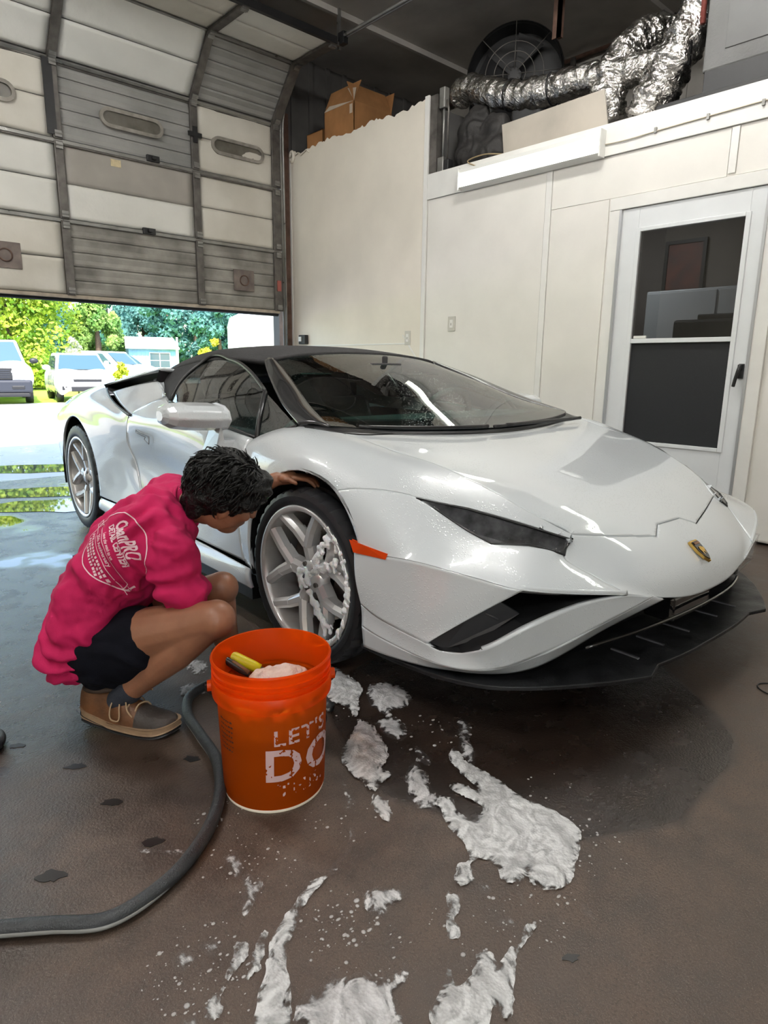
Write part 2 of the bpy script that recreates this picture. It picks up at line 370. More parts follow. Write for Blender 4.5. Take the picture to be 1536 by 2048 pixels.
# ---- ceiling pipe, hanger
mb = MB(); mb.tube([(6.62, -4, 4.24), (6.62, 6.3, 4.24)], .022, 8); o = mb.build('ceiling_pipe', M_rust, None, True); tag(o, 'thin rusty pipe along the top of the far loft wall', 'pipe')
for y in (1.6, 3.3, 4.9):
    mb = MB(); mb.box((6.60, y-.015, 4.20), (6.70, y+.015, 4.30)); mb.build('bracket', M_black, o)
mb = MB(); mb.tube([(6.6, 4.35, 4.24), (6.6, 4.35, 3.9)], .03, 8); o = mb.build('drop_pipe', M_darksteel, None, True); tag(o, 'short dark pipe dropping from the ceiling pipe behind the fan', 'pipe')
mb = MB(); mb.box((5.10, 3.50, 3.72), (5.14, 3.54, 4.30)); mb.box((5.10, 3.50, 3.72), (5.11, 3.58, 4.30)); o = mb.build('ceiling_hanger', M_rust); tag(o, 'brown steel angle hanging down from the ceiling above the duct', 'bracket')

# ================================================================== OVERHEAD DOOR
gd = thing('garage_door', 'raised sectional overhead bay door of white insulated and grey ribbed panels', 'garage door', (0, 0, 0))
COLS = [(-.50, .78), (.78, 2.035), (2.035, 3.29), (3.29, 4.23)]
HS = .63
rowsd = [(6.40, 1.655, 0), (6.40, 2.285, 0), (6.40, 2.915, 0), (6.385, 3.56, math.atan2(.41, .455)), (5.955, 4.025, PI/2)]
def row_M(k):
    y, z, a = rowsd[k]; return trans(0, y, z) @ rotx(a)       # local: x, y=-normal (room side is -y), z along the section
def ribbed(x0, x1, h, M, m, nr=5):
    prof = []; step = h/nr
    for k in range(nr):
        s = k*step
        prof += [(s+.004, -.004), (s+.010, -.022), (s+.025, -.026), (s+step*.5, -.018), (s+step-.016, -.026), (s+step-.004, -.022)]
    n = len(prof); mb = MB()
    V = [(x0, p[1], p[0]) for p in prof] + [(x1, p[1], p[0]) for p in prof]
    mb.add([tuple(M @ Vector(v)) for v in V], [(i, i+1, n+i+1, n+i) for i in range(n-1)])
    o = mb.build('panel', m, gd); s = o.modifiers.new('s', 'SOLIDIFY'); s.thickness = .003; return o
def flat(x0, x1, z0, z1, M, m, y=-.03, wr=.004, name='panel'):
    nu, nv = 16, 10; V = []
    for i in range(nu):
        for j in range(nv):
            a = i/(nu-1); b_ = j/(nv-1); e = 0 if i in (0, nu-1) or j in (0, nv-1) else 1
            V.append(tuple(M @ Vector((x0+(x1-x0)*a, y - e*wr*(1+math.sin(9*a+5*b_+x0)+.6*random.uniform(-1, 1)), z0+(z1-z0)*b_))))
    o = link(name, new_mesh(name, V, grid_faces(nu, nv), True), m, gd); s = o.modifiers.new('s', 'SOLIDIFY'); s.thickness = .01; s.offset = 0; return o
M_insul_b = mat('insul_bright', (.80, .80, .76), .5, var=.06, scale=1.6, bump=.5, bscale=5)
kinds = [['d', 'd', 'R', 'R'], ['w', 'w', 'x', 'd'], ['w', 'd', 'r', 'd'], ['b', 'b', 'b', 'r'], ['d', 'd', 'd', 'w']]
for k in range(5):
    M = row_M(k)
    for c, (x0, x1) in enumerate(COLS):
        t = kinds[k][c]; a, b_ = x0+.035, x1-.035
        if t in 'rR': ribbed(a, b_, HS-.03, M @ trans(0, 0, .015), M_ribgrey if t == 'r' else M_ribdirty)
        elif t == 'x':
            flat(a, b_, .02, .30, M, M_insul); flat(a, b_, .30, HS-.02, M, M_board, y=-.036, wr=.001, name='cover_board')
        else:
            mm = {'w': M_insul, 'd': M_insuld, 'b': M_insul_b}[t]
            flat(a, b_, .02, HS*.5-.004, M, mm); flat(a, b_, HS*.5+.004, HS-.02, M, mm)
    mb = MB(); mb.box((-.5, -.012, .012), (4.23, .012, HS-.012), M); mb.build('backing', M_ribgrey, gd)
    for c, x in enumerate([-.5, .78, 2.035, 3.29, 4.215]):          # stiles, one per section
        mb = MB(); w = .036 if c < 4 else .05
        mb.box((x-w, -.062, .006), (x+w, -.028, HS-.006), M); o = mb.build('stile', M_darksteel, gd, bevel=.004)
        for zz in (.02, HS-.07):
            q = MB(); q.box((x-.028, -.078, zz), (x+.028, -.062, zz+.05), M); q.tube([M @ Vector((x-.03, -.075, zz+.025)), M @ Vector((x+.03, -.075, zz+.025))], .008, 8); q.build('hinge', M_steel, o)
    mb = MB(); mb.box((-.5, -.050, -.020), (4.23, -.020, .012), M); mb.build('joint_rail', M_steel if k else mat('bottom_rail', (.40, .34, .27), .6, var=.3, scale=10), gd, bevel=.004)
    if k >= 2:
        mb = MB(); mb.box((-.5, -.058, -.036), (4.23, -.040, -.022), M); mb.build('joint_rail', M_darksteel, gd, bevel=.003)
mb = MB(); M = row_M(4); mb.box((-.5, -.06, HS-.03), (4.23, 0, HS+.01), M); mb.build('joint_rail', M_black, gd)
mb = MB(); mb.tube([(-.5, 6.40, 1.628), (4.23, 6.40, 1.628)], .02, 8); mb.build('rubber_seal', M_black, gd)
# slot windows in the third section
M_wfr = mat('window_gasket', (.26, .24, .21), .6, var=.35, scale=12)
M_pane = mat('dusty_pane', (.13, .12, .10), .25, var=.35, scale=7, spec=.6)
for x0, x1, dz in ((1.15, 1.74, .28), (2.40, 2.98, .28), (3.47, 4.07, .28)):
    M = row_M(2); r0 = .055; out = []; inn = []
    for k in range(24):
        a = PI/2 + PI*k/23 if k < 12 else -PI/2 + PI*(k-12)/11
        if k < 12: a = PI/2 + PI*k/11; cx = x0+.09
        else: cx = x1-.09
        out.append((cx+.09*math.cos(a), dz+.082*math.sin(a))); inn.append((cx+.062*math.cos(a), dz+.052*math.sin(a)))
    mb = MB(); n = 24
    V = [tuple(M @ Vector((p[0], -.034, p[1]))) for p in out] + [tuple(M @ Vector((p[0], -.058, p[1]))) for p in out] + [tuple(M @ Vector((p[0], -.058, p[1]))) for p in inn] + [tuple(M @ Vector((p[0], -.036, p[1]))) for p in inn]
    F = []
    for i in range(n):
        j = (i+1) % n
        for q in range(3): F.append((q*n+i, q*n+j, (q+1)*n+j, (q+1)*n+i))
    mb.add(V, F); w = mb.build('window', M_wfr, gd)
    mb = MB(); mb.add([tuple(M @ Vector((p[0], -.040, p[1]))) for p in inn], [tuple(range(n))]); mb.build('pane', M_pane, w)
# rusty plates, hand grips, tape, lock bar
for x0, z0, s in ((3.67, 1.84, .24), (1.42, 1.84, .24)):
    mb = MB(); mb.box((x0, 6.352, z0), (x0+s, 6.366, z0+.21)); o = mb.build('patch_plate', mat('plate_rust', (.16, .13, .115), .7, var=.4, scale=9), gd, bevel=.003)
    mb = MB(); mb.tube([(x0+.12+.05*math.cos(a), 6.350, z0+.105+.05*math.sin(a)) for a in np.linspace(0, 2*PI, 25)[:-1]], .006, 6, closed=True); mb.build('ring', M_rust, o, True)
for x, z in ((2.86, 2.93), (2.78, 2.29)):
    mb = MB(); mb.box((x-.06, 6.33, z-.025), (x+.06, 6.36, z+.03)); mb.box((x-.02, 6.30, z-.01), (x+.02, 6.34, z+.02)); mb.build('pull_handle', M_black, gd, bevel=.004)
mb = MB(); mb.box((3.22, 6.325, 3.21), (3.36, 6.34, 3.25)); mb.box((3.27, 6.322, 3.16), (3.31, 6.342, 3.30)); mb.build('lock_cross', M_black, gd)
mb = MB(); mb.box((1.955, 6.332, 2.95), (2.03, 6.345, 3.52)); mb.build('dark_strip', M_black, gd)
mb = MB(); mb.box((2.47, 6.355, 2.80), (2.56, 6.36, 2.86)); mb.build('torn_spot', mat('foam_yellow', (.62, .52, .32), .8, var=.3, scale=20), gd)
mb = MB(); mb.box((4.19, 6.325, 1.87), (4.235, 6.338, 1.98)); mb.build('sticker', mat('sticker_red', (.35, .10, .08), .5), gd)
# guide track on the near side of the jamb
def track(x, off, m, name='guide_rail'):
    pts = [(x, 6.36+off, 0.0), (x, 6.36+off, 3.40)]
    for a in np.linspace(0, PI/2, 12)[1:]: pts.append((x, 6.36+off-(.55)*(1-math.cos(a)), 3.46+(.58)*math.sin(a)))
    pts += [(x, 1.0, 4.06)]
    return pts
dt = thing('door_track', 'galvanised guide track curving from the jamb up along the ceiling', 'door track', (0, 0, 0))
for x, off, r in ((4.285, .0, .013), (4.285, -.05, .010), (4.315, .02, .013)):
    mb = MB(); mb.tube(track(x, off, None), r, 8); mb.build('rail', M_steel, dt, True)
mb = MB(); mb.box((4.27, 5.28, 3.98), (4.33, 5.36, 4.08)); mb.build('roller', M_black, dt, bevel=.005)
mb = MB(); mb.box((4.30, 5.38, 3.96), (4.325, 5.41, 4.30)); mb.build('hanger_strap', M_steel, dt)

# ================================================================== STORM DOOR in the side wall
dr = struct(bpy.data.objects.new('door_1', None), 'white storm door with an upper glass pane and a dark lower screen'); COL.objects.link(dr)
D0, D1, DT = 1.53, 2.45, 2.14
def dbox(y0, y1, z0, z1, x0, x1, name, m, p=None, bev=.003):
    mb = MB(); mb.box((x0, y0, z0), (x1, y1, z1)); return mb.build(name, m, p or dr, bevel=bev)
G0, G1 = 1.645, 2.305
dbox(G1+.02, D1, .04, DT, XW-.012, XW+.03, 'stile', M_doorw); dbox(D0, G0-.02, .04, DT, XW-.012, XW+.03, 'stile', M_doorw)
dbox(G0-.02, G1+.02, 2.0, DT, XW-.012, XW+.03, 'rail', M_doorw); dbox(G0-.02, G1+.02, .04, .565, XW-.012, XW+.03, 'rail', M_doorw)
for a in ((G0-.03, G0, .56, 2.01), (G1, G1+.03, .56, 2.01), (G0, G1, 1.985, 2.01), (G0, G1, .56, .585)):
    dbox(*a, XW-.022, XW-.004, 'glazing_bead', M_doorw)
dbox(G0, G1, 1.255, 1.285, XW-.02, XW+.0, 'meeting_rail', M_doorw)
M_dgl = glass_mat('door_glass', (.62, .62, .60), 1.5)
p = dbox(G0, G1, 1.285, 1.985, XW+.002, XW+.006, 'pane', M_dgl, bev=0)
p = dbox(G0, G1, .585, 1.255, XW+.002, XW+.006, 'screen', mat('dark_screen', (.022, .023, .025), .5, spec=.3, var=.1, scale=200), bev=0)
dbox(2.20, 2.29, 1.287, 1.305, XW-.016, XW-.004, 'latch', M_trimw)
h = MB(); h.box((XW-.03, 1.545, 1.03), (XW-.012, 1.575, 1.12)); h.tube(spline([(XW-.045, 1.56, 1.11), (XW-.06, 1.563, 1.08), (XW-.055, 1.575, 1.03), (XW-.05, 1.585, .98)], 10), .011, 8); h.box((XW-.055, 1.55, 1.085), (XW-.02, 1.572, 1.115))
h.build('handle', M_black, dr, bevel=.003)
for y0, y1, z0, z1 in ((D1+.004, D1+.09, .03, DT+.002), (D0-.09, D0-.004, .03, DT+.002), (D0-.09, D1+.09, DT+.004, DT+.085)):
    mb = MB(); mb.box((XW-.026, y0, z0), (XW-.0005, y1, z1)); mb.build('casing', M_trimw, dr, bevel=.003)
for y0, y1 in ((D1-.004, D1+.012), (D0-.012, D0+.004)):
    mb = MB(); mb.box((XW-.034, y0, .04), (XW-.012, y1, DT)); mb.build('closer_strip', mat('alu_strip', (.55, .56, .57), .35, metal=.6), dr)
# office behind the glass
mb = MB(); mb.box((6.0, 0, 0), (6.1, 4.3, 2.58)); struct(mb.build('wall_office', mat('office_dark', (.22, .19, .17), .8, var=.2, scale=2)))
pc = thing('picture_frame', 'dark framed red picture on the office wall behind the storm door glass', 'picture', (5.99, 2.68, 1.96))
mb = MB()
for a in ((-.28, .28, -.03, .0, ), ): pass
mb.box((-.02, -.18, -.22), (0, -.15, .22)); mb.box((-.02, .15, -.22), (0, .18, .22)); mb.box((-.02, -.15, -.22), (0, .15, -.19)); mb.box((-.02, -.15, .19), (0, .15, .22)); mb.build('frame', M_black, pc)
mb = MB(); mb.box((-.008, -.15, -.19), (-.002, .15, .19)); mb.build('print', mat('print_red', (.22, .07, .05), .5, col2=(.10, .05, .05), scale=9), pc)
cb = thing('white_cabinet', 'pale grey cabinet standing in the office behind the glass', 'cabinet', (5.55, 2.36, 0))
mb = MB(); mb.box((0, -.75, .0), (.38, .42, 1.72)); mb.build('body', mat('cab_white', (.55, .56, .58), .4, var=.05, scale=3), cb, bevel=.01)
mb = MB(); mb.box((-.015, -.74, .02), (0, -.18, 1.70)); mb.build('door', mat('cab_white2', (.58, .59, .61), .4), cb, bevel=.004)
mb = MB(); mb.box((-.015, -.16, .02), (0, .41, 1.70)); mb.build('door', mat('cab_white3', (.58, .59, .61), .4), cb, bevel=.004)
pr = thing('printer', 'black printer in front of the pale office cabinet', 'printer', (5.20, 2.02, 1.29))
mb = MB(); mb.prism([(-.2, -.34), (.2, -.34), (.2, .30), (-.2, .26)], 0, .15); mb.build('body', M_black, pr, bevel=.02)
mb = MB(); mb.box((-.12, -.22, .15), (.16, .12, .19)); mb.build('lid', M_black, pr, bevel=.01)
sh = thing('office_desk', 'dark desk carrying the printer in the office', 'desk', (5.20, 2.02, 0))
mb = MB(); mb.box((-.25, -.6, 1.25), (.25, .5, 1.289)); mb.build('top', mat('desk_brown', (.10, .07, .05), .5), sh)
for sx in (-.24, .20):
    for sy in (-.57, .44):
        mb = MB(); mb.box((sx, sy, 0), (sx+.04, sy+.04, 1.25)); mb.build('leg', M_black, sh)

# ================================================================== small wall fittings
M_plate = mat('plate_ivory', (.58, .56, .50), .4)
def plate(y, z, label, name, w=.075, hgt=.12):
    t = thing(name, label, 'switch' if 'switch' in name else 'outlet', (XW-.008, y, z))
    mb = MB(); mb.box((-.008, -w/2, -hgt/2), (-.0005, w/2, hgt/2)); mb.build('cover_plate', M_plate, t, bevel=.003)
    mb = MB(); mb.box((-.012, -w*.22, -hgt*.28), (-.008, w*.22, hgt*.28)); mb.build('rocker', M_trimw, t, bevel=.002)
    mb = MB(); mb.box((-.017, -.005, -.014), (-.012, .005, .006)); mb.build('toggle', mat('toggle_grey', (.5, .48, .44), .4), t)
    return t
plate(3.986, 1.449, 'white light switch on the wall panel above the windscreen', 'light_switch', .085, .125)
plate(4.534, 1.342, 'white outlet at the corner of the tall panel', 'wall_outlet', .075, .13)
t = thing('cable_box', 'small black box with white tip on the tall wall panel', 'junction box', (XW-.008, 6.18, 1.36))
mb = MB(); mb.box((-.05, -.06, -.05), (-.0005, .06, .05)); mb.build('housing', M_black, t, bevel=.005)
mb = MB(); mb.box((-.06, .0, -.02), (-.05, .05, .03)); mb.build('cap', M_trimw, t)

# ================================================================== LAMPS
M_lampw = mat('lamp_housing', (.80, .80, .76), .35)
M_tube = emis('led_tube', (.96, 1.0, .90), 3.6*LAMP)
wl = thing('tube_light', 'white wall-mounted twin tube light glowing on the header board', 'light fixture', (XW-.024, 3.26, 2.585))
mb = MB(); prof = [(0, .085), (-.05, .075), (-.06, .045), (-.012, .02), (-.012, -.03), (-.06, -.062), (0, -.085)]
for s, (ya, yb) in enumerate(((-.64, .64),)):
    n = len(prof); V = [(p[0], ya, p[1]) for p in prof] + [(p[0], yb, p[1]) for p in prof]
    mb.add(V, [(i, (i+1) % n, n+(i+1) % n, n+i) for i in range(n)])
mb.build('reflector', M_lampw, wl)
for ye in (-.645, .635):
    mb = MB(); mb.box((-.07, ye, -.088), (0, ye+.012, .088)); mb.build('end_cap', M_lampw, wl, bevel=.003)
for z in (.026, -.022):
    mb = MB(); mb.tube([(-.036, -.62, z), (-.036, .62, z)], .013, 10); mb.build('tube', M_tube, wl, True)
mb = MB(); mb.tube(spline([(-.01, .50, .085), (.0, .60, .14), (.005, .45, .16), (.03, .25, .13), (.06, .15, .12)], 20), .005, 6); mb.build('cord', mat('cord_tan', (.35, .26, .14), .6), wl, True)
wl2 = copy_tree(wl); wl2.location = (XW-.024, WL2Y, 2.585); wl2['label'] = 'twin tube light on the header board right of the storm door'
# ceiling lamps out of view; bay-door and car ones added to brighten them
M_tube2 = emis('led_tube_ceiling', (1.0, .985, .95), 38*LAMP)
lampspots = [(-1.4, 1.2), (-1.6, -2.0), (.2, 4.2), (3.1, 1.9)]
def ceil_lamp():
    t = thing('ceiling_lamp', 'long white twin tube shop light under the ceiling', 'light fixture', (0, 0, 0), 0, 'shop lights under the ceiling')
    mb = MB(); mb.prism([(-.15, 0), (.15, 0), (.10, .06), (-.10, .06)], -.75, .75, rotx(PI/2)); mb.build('housing', M_lampw, t)
    for x in (-.06, .06):
        mb = MB(); mb.tube([(x, -.72, -.018), (x, .72, -.018)], .016, 10); mb.build('tube', M_tube2, t, True)
    return t
cl = ceil_lamp()
for i, (x, y) in enumerate(lampspots):
    o = cl if i == 0 else copy_tree(cl); o.location = (x, y, ZC-.12)

of = thing('office_fill_lamp', 'small round lamp added inside the office to brighten it', 'light fixture', (5.0, 3.0, 2.55))  # added lamp, unseen itself, to brighten the room behind the door glass
mb = MB(); mb.lathe([(0, .03), (.12, .03), (.12, 0), (.10, -.01)], 24); mb.build('rim', M_lampw, of, True)
mb = MB(); mb.lathe([(0, -.02), (.06, -.016), (.10, -.005)], 24); mb.build('diffuser', emis('office_fill_glow', (.85, .92, 1.0), 30*LAMP), of, True)
for o_, lab in zip([o for o in COL.objects if o.name.startswith('ceiling_lamp')], ('over the left half of the shop', 'at the back of the shop', 'near the bay door on the left, added to brighten the door', 'above the white sports car, added to brighten its bonnet')): o_['label'] = 'long twin tube shop light under the ceiling ' + lab
# ================================================================== THE SPORTS CAR  (u forward of the front axle, v to its right side, w up)
def paint_mat():
    m = bpy.data.materials.new('white_paint_wet'); N, L = nodes(m); b = N['Principled BSDF']
    b.inputs['Base Color'].default_value = (.60, .635, .66, 1); b.inputs['Roughness'].default_value = .30
    b.inputs['Coat Weight'].default_value = 1.0; b.inputs['Coat Roughness'].default_value = .025; b.inputs['Coat IOR'].default_value = 1.55
    tc = N.new('ShaderNodeTexCoord')
    v = N.new('ShaderNodeTexVoronoi'); v.inputs['Scale'].default_value = 120; v.inputs['Randomness'].default_value = 1; L.new(tc.outputs['Object'], v.inputs['Vector'])
    mr = N.new('ShaderNodeMapRange'); mr.inputs['From Min'].default_value = .12; mr.inputs['From Max'].default_value = .34; mr.inputs['To Min'].default_value = 1; mr.inputs['To Max'].default_value = 0
    L.new(v.outputs['Distance'], mr.inputs['Value'])
    n = N.new('ShaderNodeTexNoise'); n.inputs['Scale'].default_value = 5; L.new(tc.outputs['Object'], n.inputs['Vector'])
    m2 = N.new('ShaderNodeMapRange'); m2.inputs['From Min'].default_value = .42; m2.inputs['From Max'].default_value = .6; L.new(n.outputs['Fac'], m2.inputs['Value'])
    mu = N.new('ShaderNodeMath'); mu.operation = 'MULTIPLY'; L.new(mr.outputs[0], mu.inputs[0]); L.new(m2.outputs[0], mu.inputs[1])
    bp = N.new('ShaderNodeBump'); bp.inputs['Strength'].default_value = .38; bp.inputs['Distance'].default_value = .0016
    L.new(mu.outputs[0], bp.inputs['Height']); L.new(bp.outputs[0], b.inputs['Coat Normal']); L.new(bp.outputs[0], b.inputs['Normal'])
    return m
M_paint = paint_mat()
M_cblack = mat('car_black', (.010, .010, .011), .38, var=.2, scale=20)
M_gloss = mat('car_gloss_black', (.008, .008, .009), .08, coat=1)
M_fabric = mat('soft_top', (.026, .025, .027), .85, var=.3, scale=60, bump=.25, bscale=350)
M_wind = glass_mat('windscreen_glass', (.56, .93, .82), 1.75, 0.0, .12)
M_sideg = glass_mat('side_glass', (.52, .90, .84), 1.9, 0.0, .10)
M_lens = glass_mat('lamp_lens', (.80, .80, .81), 1.5, .02, .3)
M_tyre = mat('tyre_rubber', (.014, .014, .016), .48, var=.3, scale=30, bump=.05, bscale=200)
M_rim = mat('rim_silver', (.84, .84, .835), .22, metal=.55, var=.06, scale=8)
M_rimd = mat('rim_barrel', (.48, .465, .45), .38, metal=.6, var=.2, scale=6)
M_disc = mat('brake_disc', (.20, .18, .165), .45, metal=.9, var=.25, scale=20)
M_cal = mat('brake_caliper', (.62, .63, .64), .4, metal=.3)
M_chrome = mat('bright_metal', (.7, .7, .7), .15, metal=1)
M_int = mat('interior_dark', (.05, .052, .055), .7, var=.25, scale=15)
M_orange = mat('marker_orange', (.75, .07, .008), .15, coat=1)
M_gold = mat('badge_gold', (.75, .48, .13), .3, metal=1)

M_proj = mat('proj', (.05, .05, .055), .1, metal=.5)
CX, CY, CA = 2.2555, 1.8087, -0.033
car = thing('sports_car', 'low white wedge-shaped convertible sports car with black soft top', 'car', (CX, CY, 0), math.atan2(-math.cos(CA), math.sin(CA)))
INS = np.array([-1.0, 0, .45])
def loc(P, side=1): P = np.asarray(P, float).copy(); P[..., 1] *= -side; return P     # side=1 right, -1 left
def orient(V, F, inside=INS):
    s = 0
    for f in F[::max(1, len(F)//60)]:
        a, b, c = V[f[0]], V[f[1]], V[f[2]]; n = np.cross(b-a, c-a); s += np.dot(n, (a+b+c)/3-inside)
    return F if s > 0 else [tuple(reversed(f)) for f in F]
def inside_np(P, poly):
    x, y = P[:, 0], P[:, 1]; c = np.zeros(len(P), bool); n = len(poly); j = n-1
    for i in range(n):
        xi, yi = poly[i]; xj, yj = poly[j]
        c ^= ((yi > y) != (yj > y)) & (x < (xj-xi)*(y-yi)/(yj-yi+1e-12)+xi); j = i
    return c
def trim(V, F, lock, poly, ax, sel=None):      # slide grid vertices onto a cutting outline, return faces (inside, outside)
    P = V[:, list(ax)]; ins = inside_np(P, poly)
    if sel is not None: ins &= sel(V)
    E = set()
    for f in F:
        for a, b in zip(f, f[1:]+f[:1]):
            if ins[a] != ins[b]: E.add((min(a, b), max(a, b)))
    best = {}
    for pt in (poly if len(poly) < 60 else []):         # outline corners first
        d = np.linalg.norm(P-np.array(pt), axis=1)
        if sel is not None: d[~sel(V)] = 9
        k = int(np.argmin(d))
        if d[k] < .012 and not lock[k] and k not in best: best[k] = (0.0, None, np.array(pt))
    El = np.array(sorted(E), int).reshape(-1, 2)
    if len(El):
        A0, B0 = V[El[:, 0]], V[El[:, 1]]; lo = np.zeros(len(El)); hi = np.ones(len(El)); ia = ins[El[:, 0]]
        for _ in range(14):
            m_ = (lo+hi)/2; q = A0*(1-m_)[:, None]+B0*m_[:, None]; same = inside_np(q[:, list(ax)], poly) == ia
            lo = np.where(same, m_, lo); hi = np.where(same, hi, m_)
        tt = (lo+hi)/2
    for n_, (a, b) in enumerate(El.tolist()):
        t = tt[n_]
        k, dist = (a, t) if t < .5 else (b, 1-t)
        if lock[k]: k = b if k == a else a; dist = 1-dist
        if lock[k]: continue
        if k not in best or dist < best[k][0]: best[k] = (dist, V[a]*(1-t)+V[b]*t, None)
    on_ = np.zeros(len(V), bool); V = V.copy()
    for k, (d, q, pt) in best.items():
        if q is None: V[k, ax[0]], V[k, ax[1]] = pt
        else: V[k] = q
        on_[k] = True; lock[k] = True
    I, O = [], []
    for f in F:
        nb = [i for i in f if not on_[i]]
        if not nb:
            c = V[list(f)].mean(axis=0)[None, list(ax)]; (I if inside_np(c, poly)[0] else O).append(f); continue
        fl_ = [ins[i] for i in nb]
        if all(fl_): I.append(f)
        elif not any(fl_): O.append(f)
        elif len(f) == 4:
            k = [i for i in range(4) if on_[f[i]]]
            pair = None
            if on_[f[0]] and on_[f[2]]: pair = ((f[0], f[1], f[2]), (f[0], f[2], f[3]))
            elif on_[f[1]] and on_[f[3]]: pair = ((f[1], f[2], f[3]), (f[1], f[3], f[0]))
            if pair:
                for t3 in pair:
                    z = [ins[i] for i in t3 if not on_[i]]; (I if (z and z[0]) else O).append(t3)
            else: (I if inside_np(V[list(f)].mean(axis=0)[None, list(ax)], poly)[0] else O).append(f)
        else: (I if inside_np(V[list(f)].mean(axis=0)[None, list(ax)], poly)[0] else O).append(f)
    return V, I, O
def compact(V, F):
    used = sorted({i for f in F for i in f}); mp = {k: n_ for n_, k in enumerate(used)}
    return [V[k] for k in used], [tuple(mp[i] for i in f) for f in F]
def in_poly(x, y, poly):
    c = False; n = len(poly); j = n-1
    for i in range(n):
        if (poly[i][1] > y) != (poly[j][1] > y) and x < (poly[j][0]-poly[i][0])*(y-poly[i][1])/(poly[j][1]-poly[i][1]+1e-12)+poly[i][0]: c = not c
        j = i
    return c
def shrink(V, F, gap):      # pull the open border of a panel back so a real gap shows
    from collections import defaultdict
    cnt = defaultdict(list)
    for fi, f in enumerate(F):
        for a, b in zip(f, f[1:]+f[:1]): cnt[(min(a, b), max(a, b))].append(fi)
    acc = defaultdict(lambda: np.zeros(3))
    V = [np.array(v) for v in V]
    for (a, b), fs in cnt.items():
        if len(fs) != 1: continue
        c = np.mean([V[i] for i in F[fs[0]]], axis=0); e = V[b]-V[a]; L_ = np.linalg.norm(e)
        if L_ < 1e-9: continue
        e /= L_; d = c-(V[a]+V[b])/2; d -= e*np.dot(d, e); n = np.linalg.norm(d)
        if n < 1e-9: continue
        acc[a] += d/n; acc[b] += d/n
    for i, d in acc.items():
        n = np.linalg.norm(d)
        if n > .3: V[i] = V[i]+d/n*gap
    return V
def panel(name, V, F, m=None, gap=.0022, thick=.014, parent=None, both=False, smooth=True, label=None):
    out = []
    for side in ((1, -1) if both else (1,)):
        W = [np.array(v) for v in V]
        if gap: W = shrink(W, F, gap)
        if side == -1: W = [v*np.array([1, -1, 1]) for v in W]
        G = orient(W, F)
        o = link(name, new_mesh(name, W, G, smooth), m or M_paint, parent or car)
        if thick:
            s = o.modifiers.new('s', 'SOLIDIFY'); s.thickness = thick; s.offset = -1; s.use_even_offset = False
        out.append(o)
    return out
def patch(name, rows, nu, nv, m=None, both=True, sym=False, **k):
    if sym: rows = [[(p[0], -p[1], p[2]) for p in r[:0:-1]] + list(r) for r in rows]; both = False
    S = loc(grid_eval(rows, nu, nv)); V = list(S.reshape(-1, 3)); return panel(name, V, grid_faces(nu, nv), m, both=both, **k)

# ---- bonnet and nose: one continuous skin, cut into bonnet and nose panel
rowsN = [
 [(.105, 0, .812), (.085, .25, .816), (.035, .50, .826), (-.03, .745, .836)],
 [(.30, 0, .774), (.29, .25, .778), (.25, .48, .787), (.19, .70, .792)],
 [(.50, 0, .724), (.49, .25, .728), (.45, .45, .738), (.38, .655, .757)],
 [(.66, 0, .668), (.65, .22, .672), (.62, .42, .682), (.557, .616, .702)],
 [(.78, 0, .606), (.77, .20, .610), (.745, .38, .622), (.69, .57, .643)],
 [(.87, 0, .553), (.86, .17, .556), (.83, .33, .566), (.79, .495, .584)],
 [(.945, 0, .497), (.938, .16, .499), (.905, .34, .512), (.822, .575, .530)],
 [(1.00, 0, .436), (.995, .15, .437), (.972, .33, .448), (.895, .525, .482)],
 [(1.022, 0, .362), (1.017, .15, .367), (1.002, .284, .388), (.972, .462, .432)]]
rowsN = [[(p[0], -p[1], p[2]) for p in r[:0:-1]] + r for r in rowsN]
S = loc(grid_eval(rowsN, 130, 121)).reshape(-1, 3); lk = np.zeros(len(S), bool)
hood_poly = [(-.5, 1.2), (.79, 1.2), (.79, .50), (.845, .30), (.885, .145), (.852, .078), (.852, -.078), (.885, -.145), (.845, -.30), (.79, -.50), (.79, -1.2), (-.5, -1.2)]
S, I, O = trim(S, grid_faces(130, 121), lk, hood_poly, (0, 1))
hood = panel('bonnet', *compact(S, I))[0]; nose = panel('nose_panel', *compact(S, O))[0]

# ---- front wing skin, cut into wing, bumper corner and headlamp opening
rowsF = [
 [(-.47, .872, .79), (-.47, .915, .752), (-.47, .940, .68), (-.47, .952, .60), (-.47, .957, .49)],
 [(-.25, .805, .85), (-.22, .875, .828), (-.20, .93, .772), (-.20, .957, .70), (-.20, .965, .49)],
 [(-.03, .745, .836), (0, .83, .822), (0, .905, .785), (0, .955, .725), (0, .965, .49)],
 [(.19, .70, .792), (.19, .79, .782), (.19, .88, .742), (.20, .945, .668), (.20, .965, .50)],
 [(.38, .655, .757), (.40, .74, .732), (.42, .83, .688), (.42, .915, .612), (.42, .962, .518)],
 [(.557, .616, .702), (.565, .70, .665), (.585, .785, .607), (.60, .87, .565), (.60, .944, .531)],
 [(.69, .57, .643), (.685, .64, .615), (.70, .72, .570), (.73, .80, .535), (.75, .882, .513)],
 [(.75, .53, .610), (.755, .585, .585), (.785, .665, .545), (.825, .74, .510), (.845, .805, .488)],
 [(.79, .495, .584), (.805, .53, .566), (.822, .575, .530), (.895, .525, .482), (.972, .462, .432)]]
_SF = grid_eval(rowsF, 150, 90); edgeF = _SF[:, -1, :].copy(); S = loc(_SF).reshape(-1, 3); lk = np.zeros(len(S), bool)
def circ(cu, cw, R, n=44, a0=-.45, a1=PI+.45): return [(cu+R*math.cos(a), cw+R*math.sin(a)) for a in np.linspace(a0, a1, n)]
archF = circ(0, .345, .375)
out = lambda V: V[:, 1] < -.80
